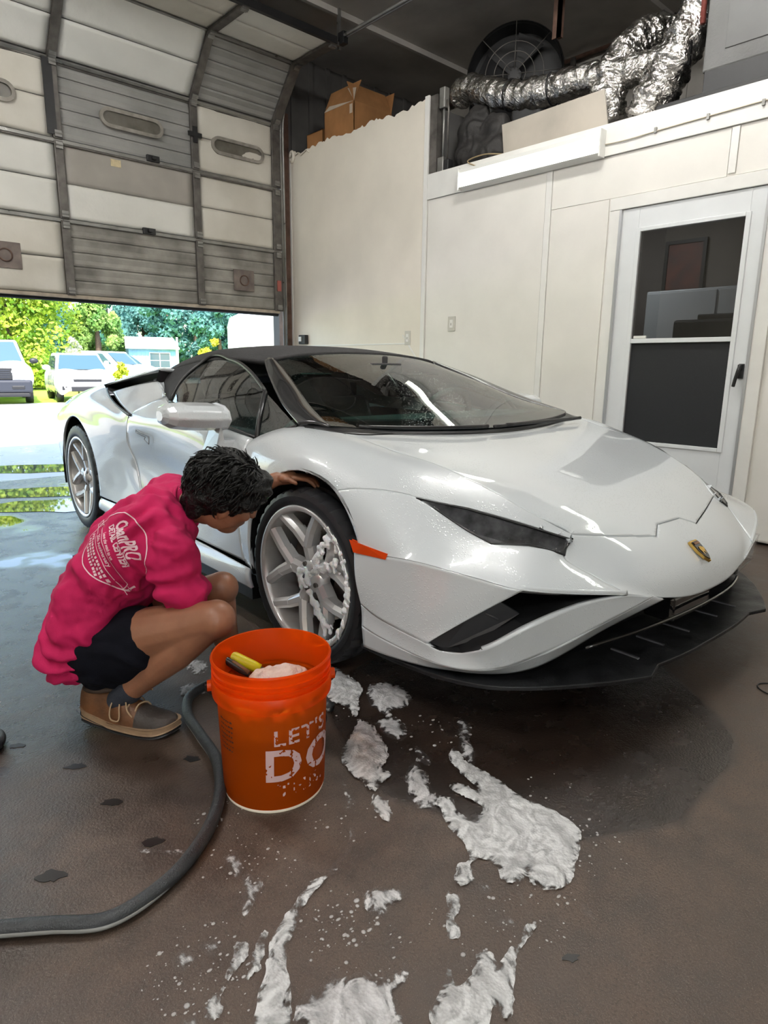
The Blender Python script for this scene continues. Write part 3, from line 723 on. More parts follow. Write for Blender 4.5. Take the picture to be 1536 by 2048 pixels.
S, _, Fk = trim(S, grid_faces(150, 90), lk, archF, (0, 2), out)
lamp = [(.44, .822), (.565, .722), (.678, .632), (.797, .522), (.817, .571), (.808, .588), (.75, .655), (.68, .742), (.61, .768)]
lampL = [(p[0], -p[1]) for p in lamp]
S, lf0, Fk = trim(S, Fk, lk, lampL, (0, 1))
wingp = [(-.9, .2), (-.9, 1.2), (.10, 1.2), (.10, .985), (.44, .822), (.60, .735), (.72, .640), (.800, .552), (.815, .50), (.83, .2)]; wingp = [(p[0], -p[1]) for p in wingp]
S, Iw, Ob = trim(S, Fk, lk, wingp, (0, 1))
panel('front_wing', *compact(S, Iw), both=True); panel('bumper_corner', *compact(S, Ob), both=True, gap=0, thick=.003)
lv, lf = compact(S, lf0)
lenses = panel('headlamp', lv, lf, M_lens, gap=.004, thick=0, both=True, label='dark wedge-shaped headlamp')
for s, hl in zip((1, -1), lenses):
    hl['label'] = 'dark wedge-shaped headlamp'
    q = MB()        # bucket behind the lens
    c = np.mean(lv, axis=0); W = []; n = len(lamp)
    def zs(p): return min(lv, key=lambda v: (v[0]-p[0])**2+(abs(v[1])-p[1])**2)[2]
    rim_ = [np.array((p[0], -p[1]*s, zs(p)-.004)) for p in lamp]; cc = np.mean(rim_, axis=0)
    inn = [cc+(r-cc)*.82-np.array((.05, 0, .06)) for r in rim_]
    q.add(rim_+inn, [(i, (i+1) % n, n+(i+1) % n, n+i) for i in range(n)]+[tuple(range(n, 2*n))]); q.build('lamp_bowl', mat('lamp_bucket', (.32, .32, .33), .4, metal=.2, var=.5, scale=25), hl)
    q = MB(); P = [(.60, .745, .588), (.66, .70, .575), (.70, .67, .545), (.76, .615, .535)]; q.tube([(a, -b*s, c_-.035) for a, b, c_ in P], .007, 8)
    q.tube([(a-.01, -(b-.05)*s, c_-.035) for a, b, c_ in P[1:]], .006, 8); q.build('light_guide', mat('guide_grey', (.28, .28, .29), .3, metal=.6), hl, True)
    for a, b, c_ in ((.60, .72, .575), (.68, .65, .555)):
        q = MB(); q.ball((a, -b*s, c_-.035), .026, 14, 8); q.build('projector', M_proj, hl, True)
    q = MB(); q.tube([tuple(r+np.array((0, 0, .003))) for r in rim_], .0045, 6, closed=True); q.build('surround', M_cblack, hl, True)

# ---- lower bumper
crease = [(.30, .966, .505), (.42, .962, .520), (.60, .944, .531), (.75, .882, .513), (.845, .805, .488)]
low1 = [(.345, .967, .335), (.42, .965, .315), (.50, .960, .305), (.57, .952, .297), (.62, .944, .290)]
mid1 = [tuple((np.array(a)*.5+np.array(b)*.5)+np.array((.0, .006-.004*i, 0))) for i, (a, b) in enumerate(zip(crease, low1))]
mid1[3] = (.66, .925, .405); mid1[4] = (.735, .880, .390)
def resamp(P, n):
    P = np.asarray(P, float); T = np.concatenate([[0], np.cumsum(np.linalg.norm(np.diff(P, axis=0), axis=1))]); return np.stack([np.interp(np.linspace(0, T[-1], n), T, P[:, k]) for k in range(3)], 1)
e1 = resamp(edgeF[(edgeF[:, 0] > .30) & (edgeF[:, 1] > .80)], 40); e2 = resamp(edgeF[(edgeF[:, 0] > .80) & (edgeF[:, 1] < .806)], 20)
patch('bumper_side', [e1-np.array((0, .001, .002)), spline(mid1, 40), spline(low1, 40)], 24, 80, gap=0)
top2 = low1[:1]+low1[2:] + [(.655, .925, .276), (.72, .897, .283), (.785, .885, .313), (.87, .80, .385), (.925, .64, .427), (.972, .465, .428)]
rid2 = [(.352, .969, .265), (.46, .964, .252), (.56, .952, .243), (.62, .940, .238), (.68, .920, .234), (.745, .885, .236), (.80, .838, .245), (.872, .735, .285), (.945, .555, .350), (.995, .345, .406)]
bot2 = [(.357, .965, .195), (.45, .957, .198), (.56, .938, .203), (.62, .915, .204), (.67, .885, .205), (.722, .850, .205), (.775, .795, .206), (.83, .715, .218), (.925, .462, .315), (1.0, .286, .384)]
patch('bumper_blade', [top2, [tuple((np.array(a)+np.array(b))/2+np.array((0, -.002, 0))) for a, b in zip(top2, rid2)], rid2], 12, 70, gap=0)
patch('bumper_blade', [rid2, bot2], 8, 70, gap=0)
# under-lip below the crease, above the corner intake
lip_o = [(.845, .805, .488), (.90, .665, .460), (.972, .462, .432)]; lip_i = [(.795, .815, .470), (.85, .66, .440), (.925, .50, .425)]
patch('intake_lip', [e2-np.array((0, .001, .002)), spline(lip_i, 20)], 6, 40, gap=0)
for s in (1, -1):       # corner intake: black duct, flap with ridges
    ring = [(.62, .944, .290), (.735, .880, .390), (.845, .805, .486), (.90, .665, .456), (.972, .463, .430), (.925, .64, .427), (.87, .80, .385), (.785, .885, .313), (.72, .897, .283), (.655, .925, .276)]
    R_ = [np.array((p[0], -p[1]*s, p[2])) for p in ring]; c = np.mean(R_, axis=0); inn = [c+(r-c)*.75+np.array((-.20, .06*s, .0)) for r in R_]; n = len(R_)
    q = MB(); q.add(R_+inn, [(i, (i+1) % n, n+(i+1) % n, n+i) for i in range(n)]+[tuple(range(n, 2*n))]); it = q.build('corner_intake', M_cblack, car)
    q = MB(); fl_ = [(.625, .925, .290), (.73, .868, .385), (.80, .825, .445), (.835, .775, .405), (.76, .84, .325), (.67, .90, .277)]
    Vf = [(a-.015, -b*s, c_) for a, b, c_ in fl_]; q.add(Vf, [tuple(range(6))]); fo = q.build('flap', mat('flap_grey', (.022, .023, .026), .4), it); sm = fo.modifiers.new('s', 'SOLIDIFY'); sm.thickness = .006
    q = MB()
    for a, b in ((.2, .25), (.48, .52), (.74, .76)):
        p0 = np.array(Vf[0])*(1-a)+np.array(Vf[2])*a; p1 = np.array(Vf[5])*(1-b)+np.array(Vf[3])*b
        q.tube([p0*.8+p1*.2+np.array((.006, 0, .002)), p0*.2+p1*.8+np.array((.006, 0, .002))], .004, 6)
    q.build('ridge', mat('flap_edge', (.05, .05, .055), .35), it, True)
# central mouth: dark recess with grille bars and radar block
q = MB(); mo = [(1.018, 0, .360), (1.013, .15, .365), (1.0, .285, .384), (.925, .462, .315), (.83, .715, .218), (.775, .795, .206)]
full = [(a, -b, c_) for a, b, c_ in mo[::-1]]+[(a, b, c_) for a, b, c_ in mo[1:]]
bk = [(a-.20, b*.93, c_*.92+.012) for a, b, c_ in full]; bt = [(a-.22, b*.93, .205) for a, b, c_ in full]; n = len(full)
q.add(full+bk+bt, [(i, i+1, n+i+1, n+i) for i in range(n-1)]+[(n+i, n+i+1, 2*n+i+1, 2*n+i) for i in range(n-1)]); q.build('mouth_recess', M_cblack, car)
q = MB(); q.box((.86, -.14, .255), (.965, .14, .345)); q.build('radar_block', M_gloss, car, bevel=.012)
q = MB(); q.tube([tuple(x) for x in spline([(.90, -.55, .262), (.965, -.30, .285), (.985, 0, .290), (.965, .30, .285), (.90, .55, .262)], 24)], .006, 6); q.build('mouth_trim', M_gloss, car, True)
# ---- front splitter plate
sp = [(.34, .960), (.52, .948), (.68, .915), (.80, .850), (.87, .772), (.965, .625), (1.03, .50), (1.058, .435), (1.032, .345), (1.045, .22), (1.05, 0)]
cur = [tuple(x) for x in spline([(a, b, 0) for a, b in sp[:8]], 30)[:, :2]] + [tuple(x) for x in spline([(a, b, 0) for a, b in sp[8:]], 14)[:, :2]]
poly = [(a, -b) for a, b in cur] + [(a, b) for a, b in cur[::-1][1:]]
poly += [(.30, .90), (.55, .78), (.55, -.78), (.30, -.90)]
q = MB(); q.prism(poly, .183, .197); M_split = mat('splitter_plastic', (.010, .0105, .012), .42, var=.4, scale=14, bump=.12, bscale=160, rvar=.12, spec=.35); spo = q.build('splitter', M_split, car, bevel=.003)
spo['label'] = 'broad black front splitter'
for v in (-.02, -.20, -.36, .20, .36):
    q = MB(); q.box((.88, v-.004, .197), (.975, v+.004, .2015)); q.build('slot', mat('slot_edge', (.09, .09, .10), .4), spo)
q = MB(); q.ball((.94, -.25, .165), .012, 8, 6); q.build('stud', M_steel, spo)

# ---- wing behind the arch, doors, sills
def rear_of_arch():
    for s in (1,):
        a = [(-.47, .957, .50), (-.47, .950, .36), (-.47, .935, .27)]; b = [(-.36, .965, .50), (-.385, .962, .36), (-.378, .955, .27)]
        patch('wing_foot', [a, b], 8, 20, gap=.001)
rear_of_arch()
rowsD = [
 [(-.475, .872, .79), (-.9, .895, .838), (-1.3, .875, .885), (-1.50, .84, .905), (-1.70, .875, .845)],
 [(-.475, .918, .745), (-.9, .930, .782), (-1.3, .925, .80), (-1.55, .93, .80), (-1.725, .93, .795)],
 [(-.475, .947, .64), (-.9, .938, .675), (-1.3, .925, .69), (-1.55, .922, .685), (-1.79, .925, .66)],
 [(-.475, .956, .50), (-.9, .925, .53), (-1.3, .895, .545), (-1.55, .893, .545), (-1.735, .905, .53)],
 [(-.475, .948, .38), (-.9, .918, .39), (-1.3, .900, .395), (-1.55, .905, .395), (-1.66, .915, .40)],
 [(-.475, .934, .275), (-.9, .928, .275), (-1.3, .925, .275), (-1.5, .928, .275), (-1.58, .93, .275)]]
doors = patch('door', rowsD, 40, 50)
for s, d in zip((1, -1), doors):
    q = MB(); H = [(-1.62, .934, .735), (-1.44, .934, .712), (-1.46, .930, .672), (-1.52, .930, .69), (-1.50, .931, .705), (-1.62, .934, .718)]
    q.tube([(a, -(b+.002)*s, c) for a, b, c in H], .0022, 6, closed=True); q.build('door_handle', mat('handle_groove', (.30, .30, .31), .4), d, True)  # thin grey groove line drawn round the handle recess
rowsSill = [[(-.40, .955, .27), (-.9, .930, .268), (-1.5, .930, .268), (-2.0, .945, .268), (-2.24, .955, .268)],
 [(-.385, .968, .235), (-.9, .955, .235), (-1.5, .955, .235), (-2.0, .965, .235), (-2.25, .968, .235)],
 [(-.375, .962, .19), (-.9, .962, .188), (-1.5, .962, .188), (-2.0, .965, .19), (-2.26, .965, .195)]]
patch('sill', rowsSill, 16, 50, gap=.001)
for s in (1, -1):
    q = MB(); q.box((-2.2, (.86 if s > 0 else -.955), .14), (-.38, (.955 if s > 0 else -.86), .188)); q.build('sill_underside', M_cblack, car)

# ---- rear quarter with arch
rowsQ = [
 [(-1.725, .932, .796), (-2.0, .905, .848), (-2.30, .845, .898), (-2.62, .765, .940), (-2.95, .725, .900), (-3.3, .66, .855), (-3.46, .62, .83)],
 [(-1.765, .931, .725), (-2.0, .948, .800), (-2.30, .938, .848), (-2.62, .905, .880), (-2.95, .865, .850), (-3.3, .80, .81), (-3.46, .74, .78)],
 [(-1.79, .926, .655), (-2.0, .950, .69), (-2.30, .963, .745), (-2.62, .955, .795), (-2.95, .935, .765), (-3.3, .88, .72), (-3.46, .80, .70)],
 [(-1.735, .906, .53), (-2.0, .942, .55), (-2.30, .967, .58), (-2.62, .970, .64), (-2.95, .957, .61), (-3.3, .90, .58), (-3.46, .82, .58)],
 [(-1.66, .916, .40), (-2.0, .938, .40), (-2.27, .966, .42), (-2.62, .970, .47), (-2.95, .953, .46), (-3.3, .89, .45), (-3.46, .80, .45)],
 [(-1.58, .931, .275), (-2.0, .948, .275), (-2.25, .962, .28), (-2.62, .965, .30), (-2.95, .945, .30), (-3.3, .86, .31), (-3.46, .77, .32)]]
S = loc(grid_eval(rowsQ, 90, 130)).reshape(-1, 3); lk = np.zeros(len(S), bool)
archR = circ(-2.62, .352, .388, 50, -.35, PI+.35)
S, _, Fk = trim(S, grid_faces(90, 130), lk, archR, (0, 2), lambda V: V[:, 1] < -.80)
panel('rear_wing', *compact(S, Fk), both=True)
# recessed side scoop between door and haunch
rowsR = [[(-1.44, .812, .885), (-1.60, .765, .905), (-1.86, .715, .985)],
         [(-1.56, .862, .852), (-1.78, .815, .885), (-2.08, .752, .955)],
         [(-1.705, .918, .80), (-2.0, .875, .845), (-2.36, .800, .905)]]
patch('side_scoop', rowsR, 20, 24, gap=.0)
for s in (1, -1):
    q = MB(); V = [(-1.84, -.722*s, .985), (-2.08, -.755*s, .955), (-2.38, -.802*s, .905), (-2.62, -.765*s, .940), (-2.4, -.735*s, .975), (-2.1, -.72*s, 1.01), (-1.84, -.70*s, 1.045)]
    inn = [(a, b*.86, c-.03) for a, b, c in V]; n = 7
    q.add(V+inn, [(i, (i+1) % n, n+(i+1) % n, n+i) for i in range(n)]+[tuple(range(n, 2*n))]); q.build('scoop_slot', M_cblack, car)
    q = MB(); q.tube(spline([(-1.70, -.926*s, .803), (-2.0, -.905*s, .849), (-2.30, -.845*s, .90), (-2.45, -.80*s, .92)], 24), .007, 6); q.build('scoop_edge', M_cblack, car, True)
# ---- engine deck with buttresses
rowsE = [
 [(-1.80, 0, 1.02), (-1.80, .30, 1.02), (-1.80, .55, 1.04), (-1.80, .69, 1.058)],
 [(-2.10, 0, 1.00), (-2.10, .30, 1.00), (-2.10, .58, 1.01), (-2.10, .718, 1.020)],
 [(-2.40, 0, .975), (-2.40, .30, .975), (-2.40, .60, .98), (-2.40, .740, .978)],
 [(-2.70, 0, .945), (-2.70, .30, .945), (-2.70, .60, .945), (-2.70, .755, .938)],
 [(-3.0, 0, .912), (-3.0, .30, .912), (-3.0, .58, .908), (-3.0, .716, .896)],
 [(-3.46, 0, .85), (-3.46, .30, .85), (-3.46, .5, .845), (-3.46, .62, .832)]]
patch('engine_cover', rowsE, 40, 40, sym=True)
# ---- tail
q = MB(); tl = [(-3.46, .62, .83), (-3.46, .80, .70), (-3.46, .82, .58), (-3.46, .80, .45), (-3.46, .77, .32)]
V = [(a, -b, c) for a, b, c in tl]+[(a, b, c) for a, b, c in tl[::-1]]; q.add(V, [tuple(range(10))]); q.build('tail_panel', M_cblack, car)
for s in (1, -1):
    q = MB(); q.box((-3.475, .35 if s > 0 else -.72, .66), (-3.455, .72 if s > 0 else -.35, .70)); q.build('tail_lamp', mat('tail_red', (.4, .02, .02), .2), car)
q = MB(); q.box((-3.4, -.80, .13), (-.42, .80, .16)); q.box((-.42, -.5, .13), (.60, .5, .16)); q.build('floor_pan', M_cblack, car)
# ---- soft top
rowsT = [
 [(-.86, 0, 1.148), (-.86, .22, 1.143), (-.86, .42, 1.128), (-.87, .525, 1.110), (-.88, .565, 1.092)],
 [(-1.15, 0, 1.180), (-1.15, .25, 1.174), (-1.15, .45, 1.154), (-1.15, .545, 1.132), (-1.15, .588, 1.108)],
 [(-1.5, 0, 1.188), (-1.5, .25, 1.182), (-1.5, .45, 1.160), (-1.5, .555, 1.132), (-1.5, .603, 1.095)],
 [(-1.8, 0, 1.168), (-1.8, .25, 1.161), (-1.8, .46, 1.135), (-1.8, .575, 1.09), (-1.8, .625, 1.05)],
 [(-2.05, 0, 1.115), (-2.05, .25, 1.108), (-2.03, .46, 1.08), (-1.98, .59, 1.04), (-1.93, .645, 1.005)],
 [(-2.28, 0, 1.02), (-2.26, .25, 1.016), (-2.20, .46, 1.0), (-2.10, .60, .975), (-2.0, .66, .96)]]
top = patch('soft_top', rowsT, 40, 50, M_fabric, sym=True, gap=0, thick=.02)[0]; top['label'] = 'black fabric soft top'
for (a, b, c) in ((-1.15, .588, 1.108),): pass
rowsC = [[(-1.44, .602, 1.098), (-1.60, .608, 1.082), (-1.80, .625, 1.05), (-1.93, .645, 1.005)],
         [(-1.47, .705, 1.01), (-1.60, .695, .995), (-1.72, .69, .985), (-1.80, .69, .965)],
         [(-1.43, .808, .884), (-1.50, .795, .885), (-1.57, .775, .885), (-1.64, .755, .895)]]
patch('quarter_fabric', rowsC, 20, 20, M_fabric, gap=0, thick=.015)
rowsB = [[(-1.93, .648, 1.004), (-2.0, .668, .99), (-1.86, .712, .985)], [(-1.80, .692, .965), (-1.82, .70, .97), (-1.80, .715, .97)], [(-1.645, .757, .895), (-1.63, .762, .90), (-1.60, .768, .905)]]
patch('buttress_fin', rowsB, 14, 14, gap=0)
# ---- windscreen, pillars, side glass
rowsW = [
 [(.085, 0, .832), (.060, .30, .836), (-.02, .58, .846), (-.105, .755, .860)],
 [(-.20, 0, .930), (-.215, .285, .930), (-.27, .535, .925), (-.335, .685, .915)],
 [(-.52, 0, 1.045), (-.525, .25, 1.042), (-.55, .46, 1.030), (-.59, .60, 1.005)],
 [(-.855, 0, 1.142), (-.855, .22, 1.137), (-.86, .41, 1.122), (-.87, .515, 1.104)]]
ws = patch('windscreen', rowsW, 30, 50, M_wind, sym=True, gap=0, thick=0)[0]
def frit(rows, w=.05):      # black printed border just under the glass edge
    S_ = grid_eval([[(p[0], -p[1], p[2]) for p in r[:0:-1]] + list(r) for r in rows], 41, 61); S_[..., 2] -= .004
    mask = [(i, j) for i in range(40) for j in range(60) if i < 5 or i >= 38 or j < 3 or j >= 57]
    V = list(loc(S_).reshape(-1, 3)); F = [(i*61+j, (i+1)*61+j, (i+1)*61+j+1, i*61+j+1) for i, j in mask]
    used = sorted({k for f in F for k in f}); mp = {k: n_ for n_, k in enumerate(used)}
    return link('frit_band', new_mesh('frit_band', [V[k] for k in used], [tuple(mp[k] for k in f) for f in F], True), M_gloss, ws)
frit(rowsW)
pil_in = [(-.105, .755, .860), (-.335, .685, .915), (-.59, .60, 1.005), (-.87, .515, 1.104)]
pil_out = [(-.235, .812, .856), (-.44, .762, .930), (-.66, .680, 1.018), (-.90, .568, 1.100)]
pil_m = [tuple((np.array(a)+np.array(b))/2+np.array((0, .006, .012))) for a, b in zip(pil_in, pil_out)]
patch('pillar', [pil_in, pil_m, pil_out], 10, 30, mat('pillar_black', (.016, .016, .018), .25, coat=.6), gap=0)
rowsG = [
 [(-.455, .868, .790), (-.75, .884, .826), (-1.1, .876, .866), (-1.44, .812, .888)],
 [(-.515, .818, .875), (-.78, .815, .928), (-1.1, .782, .972), (-1.45, .74, .985)],
 [(-.575, .752, .968), (-.82, .690, 1.048), (-1.1, .625, 1.096), (-1.44, .603, 1.096)]]
sg = patch('side_window', rowsG, 20, 30, M_sideg, gap=.001, thick=0)
tri = [[(-.245, .815, .852), (-.35, .84, .822), (-.452, .868, .788)], [(-.41, .785, .91), (-.46, .80, .89), (-.512, .818, .873)], [(-.572, .752, .966), (-.573, .752, .9665), (-.574, .752, .967)]]
patch('quarter_window', tri, 12, 10, M_sideg, gap=.001, thick=0)
for s in (1, -1):
    q = MB(); q.tube([(a, -(b+.002)*s, c) for a, b, c in ((-.456, .868, .788), (-.514, .818, .874), (-.577, .752, .968))], .011, 6); q.build('window_bar', M_cblack, car, True)
    q = MB(); q.tube([(a, -(b+.002)*s, c) for a, b, c in spline(rowsG[0], 20)]+[], .008, 6); q.tube(spline([(a, -b*s, c) for a, b, c in ((-.245, .815, .852), (-.35, .84, .82), (-.455, .868, .789))], 8), .007, 6); q.build('window_seal', M_cblack, car, True)
    q = MB(); q.tube([(a, -(b+.002)*s, c+.003) for a, b, c in spline([(-.577, .752, .968), (-.82, .690, 1.05), (-1.1, .627, 1.098), (-1.44, .605, 1.098), (-1.47, .71, 1.01), (-1.44, .812, .888)], 40)], .009, 6); q.build('window_seal', M_cblack, car, True)
# cowl and wipers
rowsK = [[(.105, 0, .812), (.085, .25, .816), (.035, .50, .826), (-.03, .745, .836), (-.20, .81, .853)], [(.080, 0, .829), (.055, .30, .833), (-.025, .575, .843), (-.11, .750, .857), (-.20, .80, .857)]]
patch('cowl', rowsK, 4, 40, M_cblack, sym=True, gap=0, thick=.01)
for P in ([(.07, -.62, .845), (.085, -.30, .842), (.10, .06, .838)], [(.10, -.02, .842), (.075, -.32, .846), (-.01, -.60, .856)], [(.10, .10, .842), (.07, .40, .848), (-.03, .68, .858)]):
    q = MB(); q.tube(spline([(a, -b, c) for a, b, c in P], 14), .008, 6); q.build('wiper', M_cblack, car, True)
# ---- door mirrors
for s in (1, -1):
    sec = []
    for t, v0 in enumerate((0, .15, .35, .62, .84, .95, 1.0)):
        v = .945+.245*v0; sc = [.90, .99, 1.0, .98, .86, .62, .22][t]; du = -.02*v0+.0
        ring = [(-.40, .905), (-.44, .925), (-.52, .935), (-.585, .925), (-.60, .88), (-.585, .835), (-.50, .822), (-.42, .838), (-.385, .872)]
        cu, cw = -.50, .878; DU, DW = -.13, -.012
        sec.append([(cu+DU+(a-cu)*sc+du, -v*s, cw+DW+.012*v0+(b-cw)*sc) for a, b in ring])
    q = MB(); n = 9; V = [p for r in sec for p in r]; F = [(i*n+k, i*n+(k+1) % n, (i+1)*n+(k+1) % n, (i+1)*n+k) for i in range(6) for k in range(n)]+[tuple(range(n)), tuple(range(6*n+n-1, 6*n-1, -1))]
    q.add(V, F); mi = q.build('door_mirror', M_paint, car, bevel=.012, seg=3)
    q = MB(); q.add([(-.737, -.96*s, .833), (-.737, -1.14*s, .846), (-.737, -1.14*s, .903), (-.737, -.96*s, .900)], [(0, 1, 2, 3)]); q.build('mirror_glass', M_chrome, mi)
    q = MB(); st = [[(-.56, .89, .715), (-.72, .89, .715), (-.72, .89, .775), (-.56, .89, .775)], [(-.57, .955, .705), (-.69, .955, .705), (-.69, .955, .775), (-.57, .955, .775)], [(-.58, 1.0, .725), (-.68, 1.0, .725), (-.68, .96, .85), (-.58, .96, .85)]]
    V = [(a, -b*s, c) for r in st for a, b, c in r]; q.add(V, [(i*4+k, i*4+(k+1) % 4, (i+1)*4+(k+1) % 4, (i+1)*4+k) for i in range(2) for k in range(4)]+[(0, 1, 2, 3), (11, 10, 9, 8)]); o = q.build('stalk', M_paint, mi, bevel=.01)
    # ---- side markers, sensor, badge
for s in (1, -1):
    q = MB(); P = [(.288, .968, .536), (.37, .969, .533), (.462, .960, .528), (.455, .962, .512), (.31, .970, .503)]
    V = [(a, -b*s, c) for a, b, c in P]+[(a, -(b-.012)*s, c) for a, b, c in P]; q.add(V, [(0, 1, 2, 3, 4), (9, 8, 7, 6, 5)]+[(i, (i+1) % 5, 5+(i+1) % 5, 5+i) for i in range(5)]); q.build('side_marker', M_orange, car, bevel=.002)
    q = MB(); q.lathe([(.0, .004), (.009, .004), (.010, .0)], 16, trans(.792, -.845*s, .478) @ rotz(-s*.9) @ roty(PI/2)); q.build('parking_sensor', mat('sensor', (.45, .45, .46), .3), car, True)
bad = [(-.034*.64, .062*.64), (.034*.64, .062*.64), (.040*.64, .05*.64), (.038*.64, .0), (.024*.64, -.04*.64), (0, -.066*.64), (-.024*.64, -.04*.64), (-.038*.64, 0), (-.040*.64, .05*.64)]
def nose_pt(a, b, off):     # badge plane on the nose: a across, b up the slope
    return (.972-.055*(b/.066)-0*a+off*.7, a, .484+.045*(b/.066)+off*.75)
for nm, sc, off, m_ in (('badge', 1.0, .004, M_gold), ('badge_field', .86, .0065, M_gloss)):
    q = MB(); V = [nose_pt(a*sc, b*sc, off) for a, b in bad]+[nose_pt(a*sc, b*sc, -.006) for a, b in bad]; n = 9
    q.add(V, [tuple(range(n)), tuple(range(2*n-1, n-1, -1))]+[(i, (i+1) % n, n+(i+1) % n, n+i) for i in range(n)])
    if nm == 'badge': bo = q.build(nm, m_, car); bo['label'] = 'black and gold shield badge'
    else: q.build(nm, m_, bo)
q = MB(); bull = [(-.020, .008), (-.010, .020), (.004, .018), (.014, .010), (.022, .014), (.020, -.002), (.012, -.006), (.014, -.024), (.004, -.012), (-.006, -.010), (-.012, -.028), (-.016, -.008)]
q.add([nose_pt(a*.7, b*.7, .0085) for a, b in bull], [tuple(range(len(bull)))]); q.build('emblem', M_gold, bo)
q = MB(); q.add([nose_pt(a*.62, b*.62, .0085) for a, b in ((-.028, .050), (.028, .050), (.030, .036), (-.030, .036))], [(0, 1, 2, 3)]); q.build('emblem_band', mat('badge_bronze', (.35, .2, .12), .4, metal=1), bo)

# ---- wheel wells and cabin
for cu, R, v0, v1, cw in ((0, .385, .52, .955, .345), (-2.62, .40, .50, .955, .352)):
    for s in (1, -1):
        q = MB(); n = 30; V = []
        for k in range(n+1):
            a = -.25+(PI+.5)*k/n; V += [(cu+R*math.cos(a), -v0*s, cw+R*math.sin(a)), (cu+R*math.cos(a), -v1*s, cw+R*math.sin(a))]
        q.add(V, [(2*k, 2*k+1, 2*k+3, 2*k+2) for k in range(n)]+[tuple(2*k for k in range(n+1))]); q.build('wheel_well', M_cblack, car)
q = MB(); q.prism([(-.02, .80), (-.30, .86), (-.42, .86), (-.55, .79), (-.58, .62), (-.02, .62)], -.74, .74, rotx(PI/2)); q.build('dashboard', M_int, car, bevel=.02)
q = MB(); q.box((-1.75, -.76, .16), (-.05, .76, .24)); q.box((-1.78, -.62, .2), (-1.70, .62, .97)); q.box((-1.7, .74, .2), (-.1, .80, .80)); q.box((-1.7, -.80, .2), (-.1, -.74, .80)); q.box((-1.7, -.12, .2), (-.5, .12, .52)); q.build('cabin_tub', M_int, car)
for s in (1, -1):
    y = -.37*s
    q = MB(); q.box((-1.40, y-.25, .26), (-.86, y+.25, .46)); st = q.build('seat', M_int, car, bevel=.05, seg=3)
    q = MB(); M = trans(-1.42, y, .42) @ roty(-.42); q.box((-.07, -.25, 0), (.07, .25, .50), M); q.box((-.06, -.15, .50), (.05, .15, .70), M); q.build('backrest', M_int, st, bevel=.05, seg=3)
    q = MB(); q.box((-.86, y-.14, 1.035), (-.76, y+.10, 1.043)); q.build('sun_visor', mat('visor', (.06, .058, .055), .8), car, bevel=.01)
q = MB(); M = trans(-.62, .37, .80) @ roty(-1.15); q.tube([M @ Vector((.175*math.cos(a), .185*math.sin(a)*(1 if math.cos(a) > -.6 else 1), 0)) for a in np.linspace(0, 2*PI, 33)[:-1]], .017, 10, closed=True)
swl = q.build('steering_wheel', M_int, car, True)
q = MB(); q.box((-.05, -.055, -.03), (.05, .055, .01), M); q.box((-.02, -.17, -.015), (.02, .17, 0), M); q.box((-.17, -.02, -.015), (0, .02, 0), M); q.build('spokes', M_int, swl)
q = MB(); q.box((-.70, -.10, 1.045), (-.66, .10, 1.095)); q.box((-.69, -.015, 1.09), (-.67, .015, 1.13)); q.build('rear_view_mirror', M_int, car, bevel=.008)

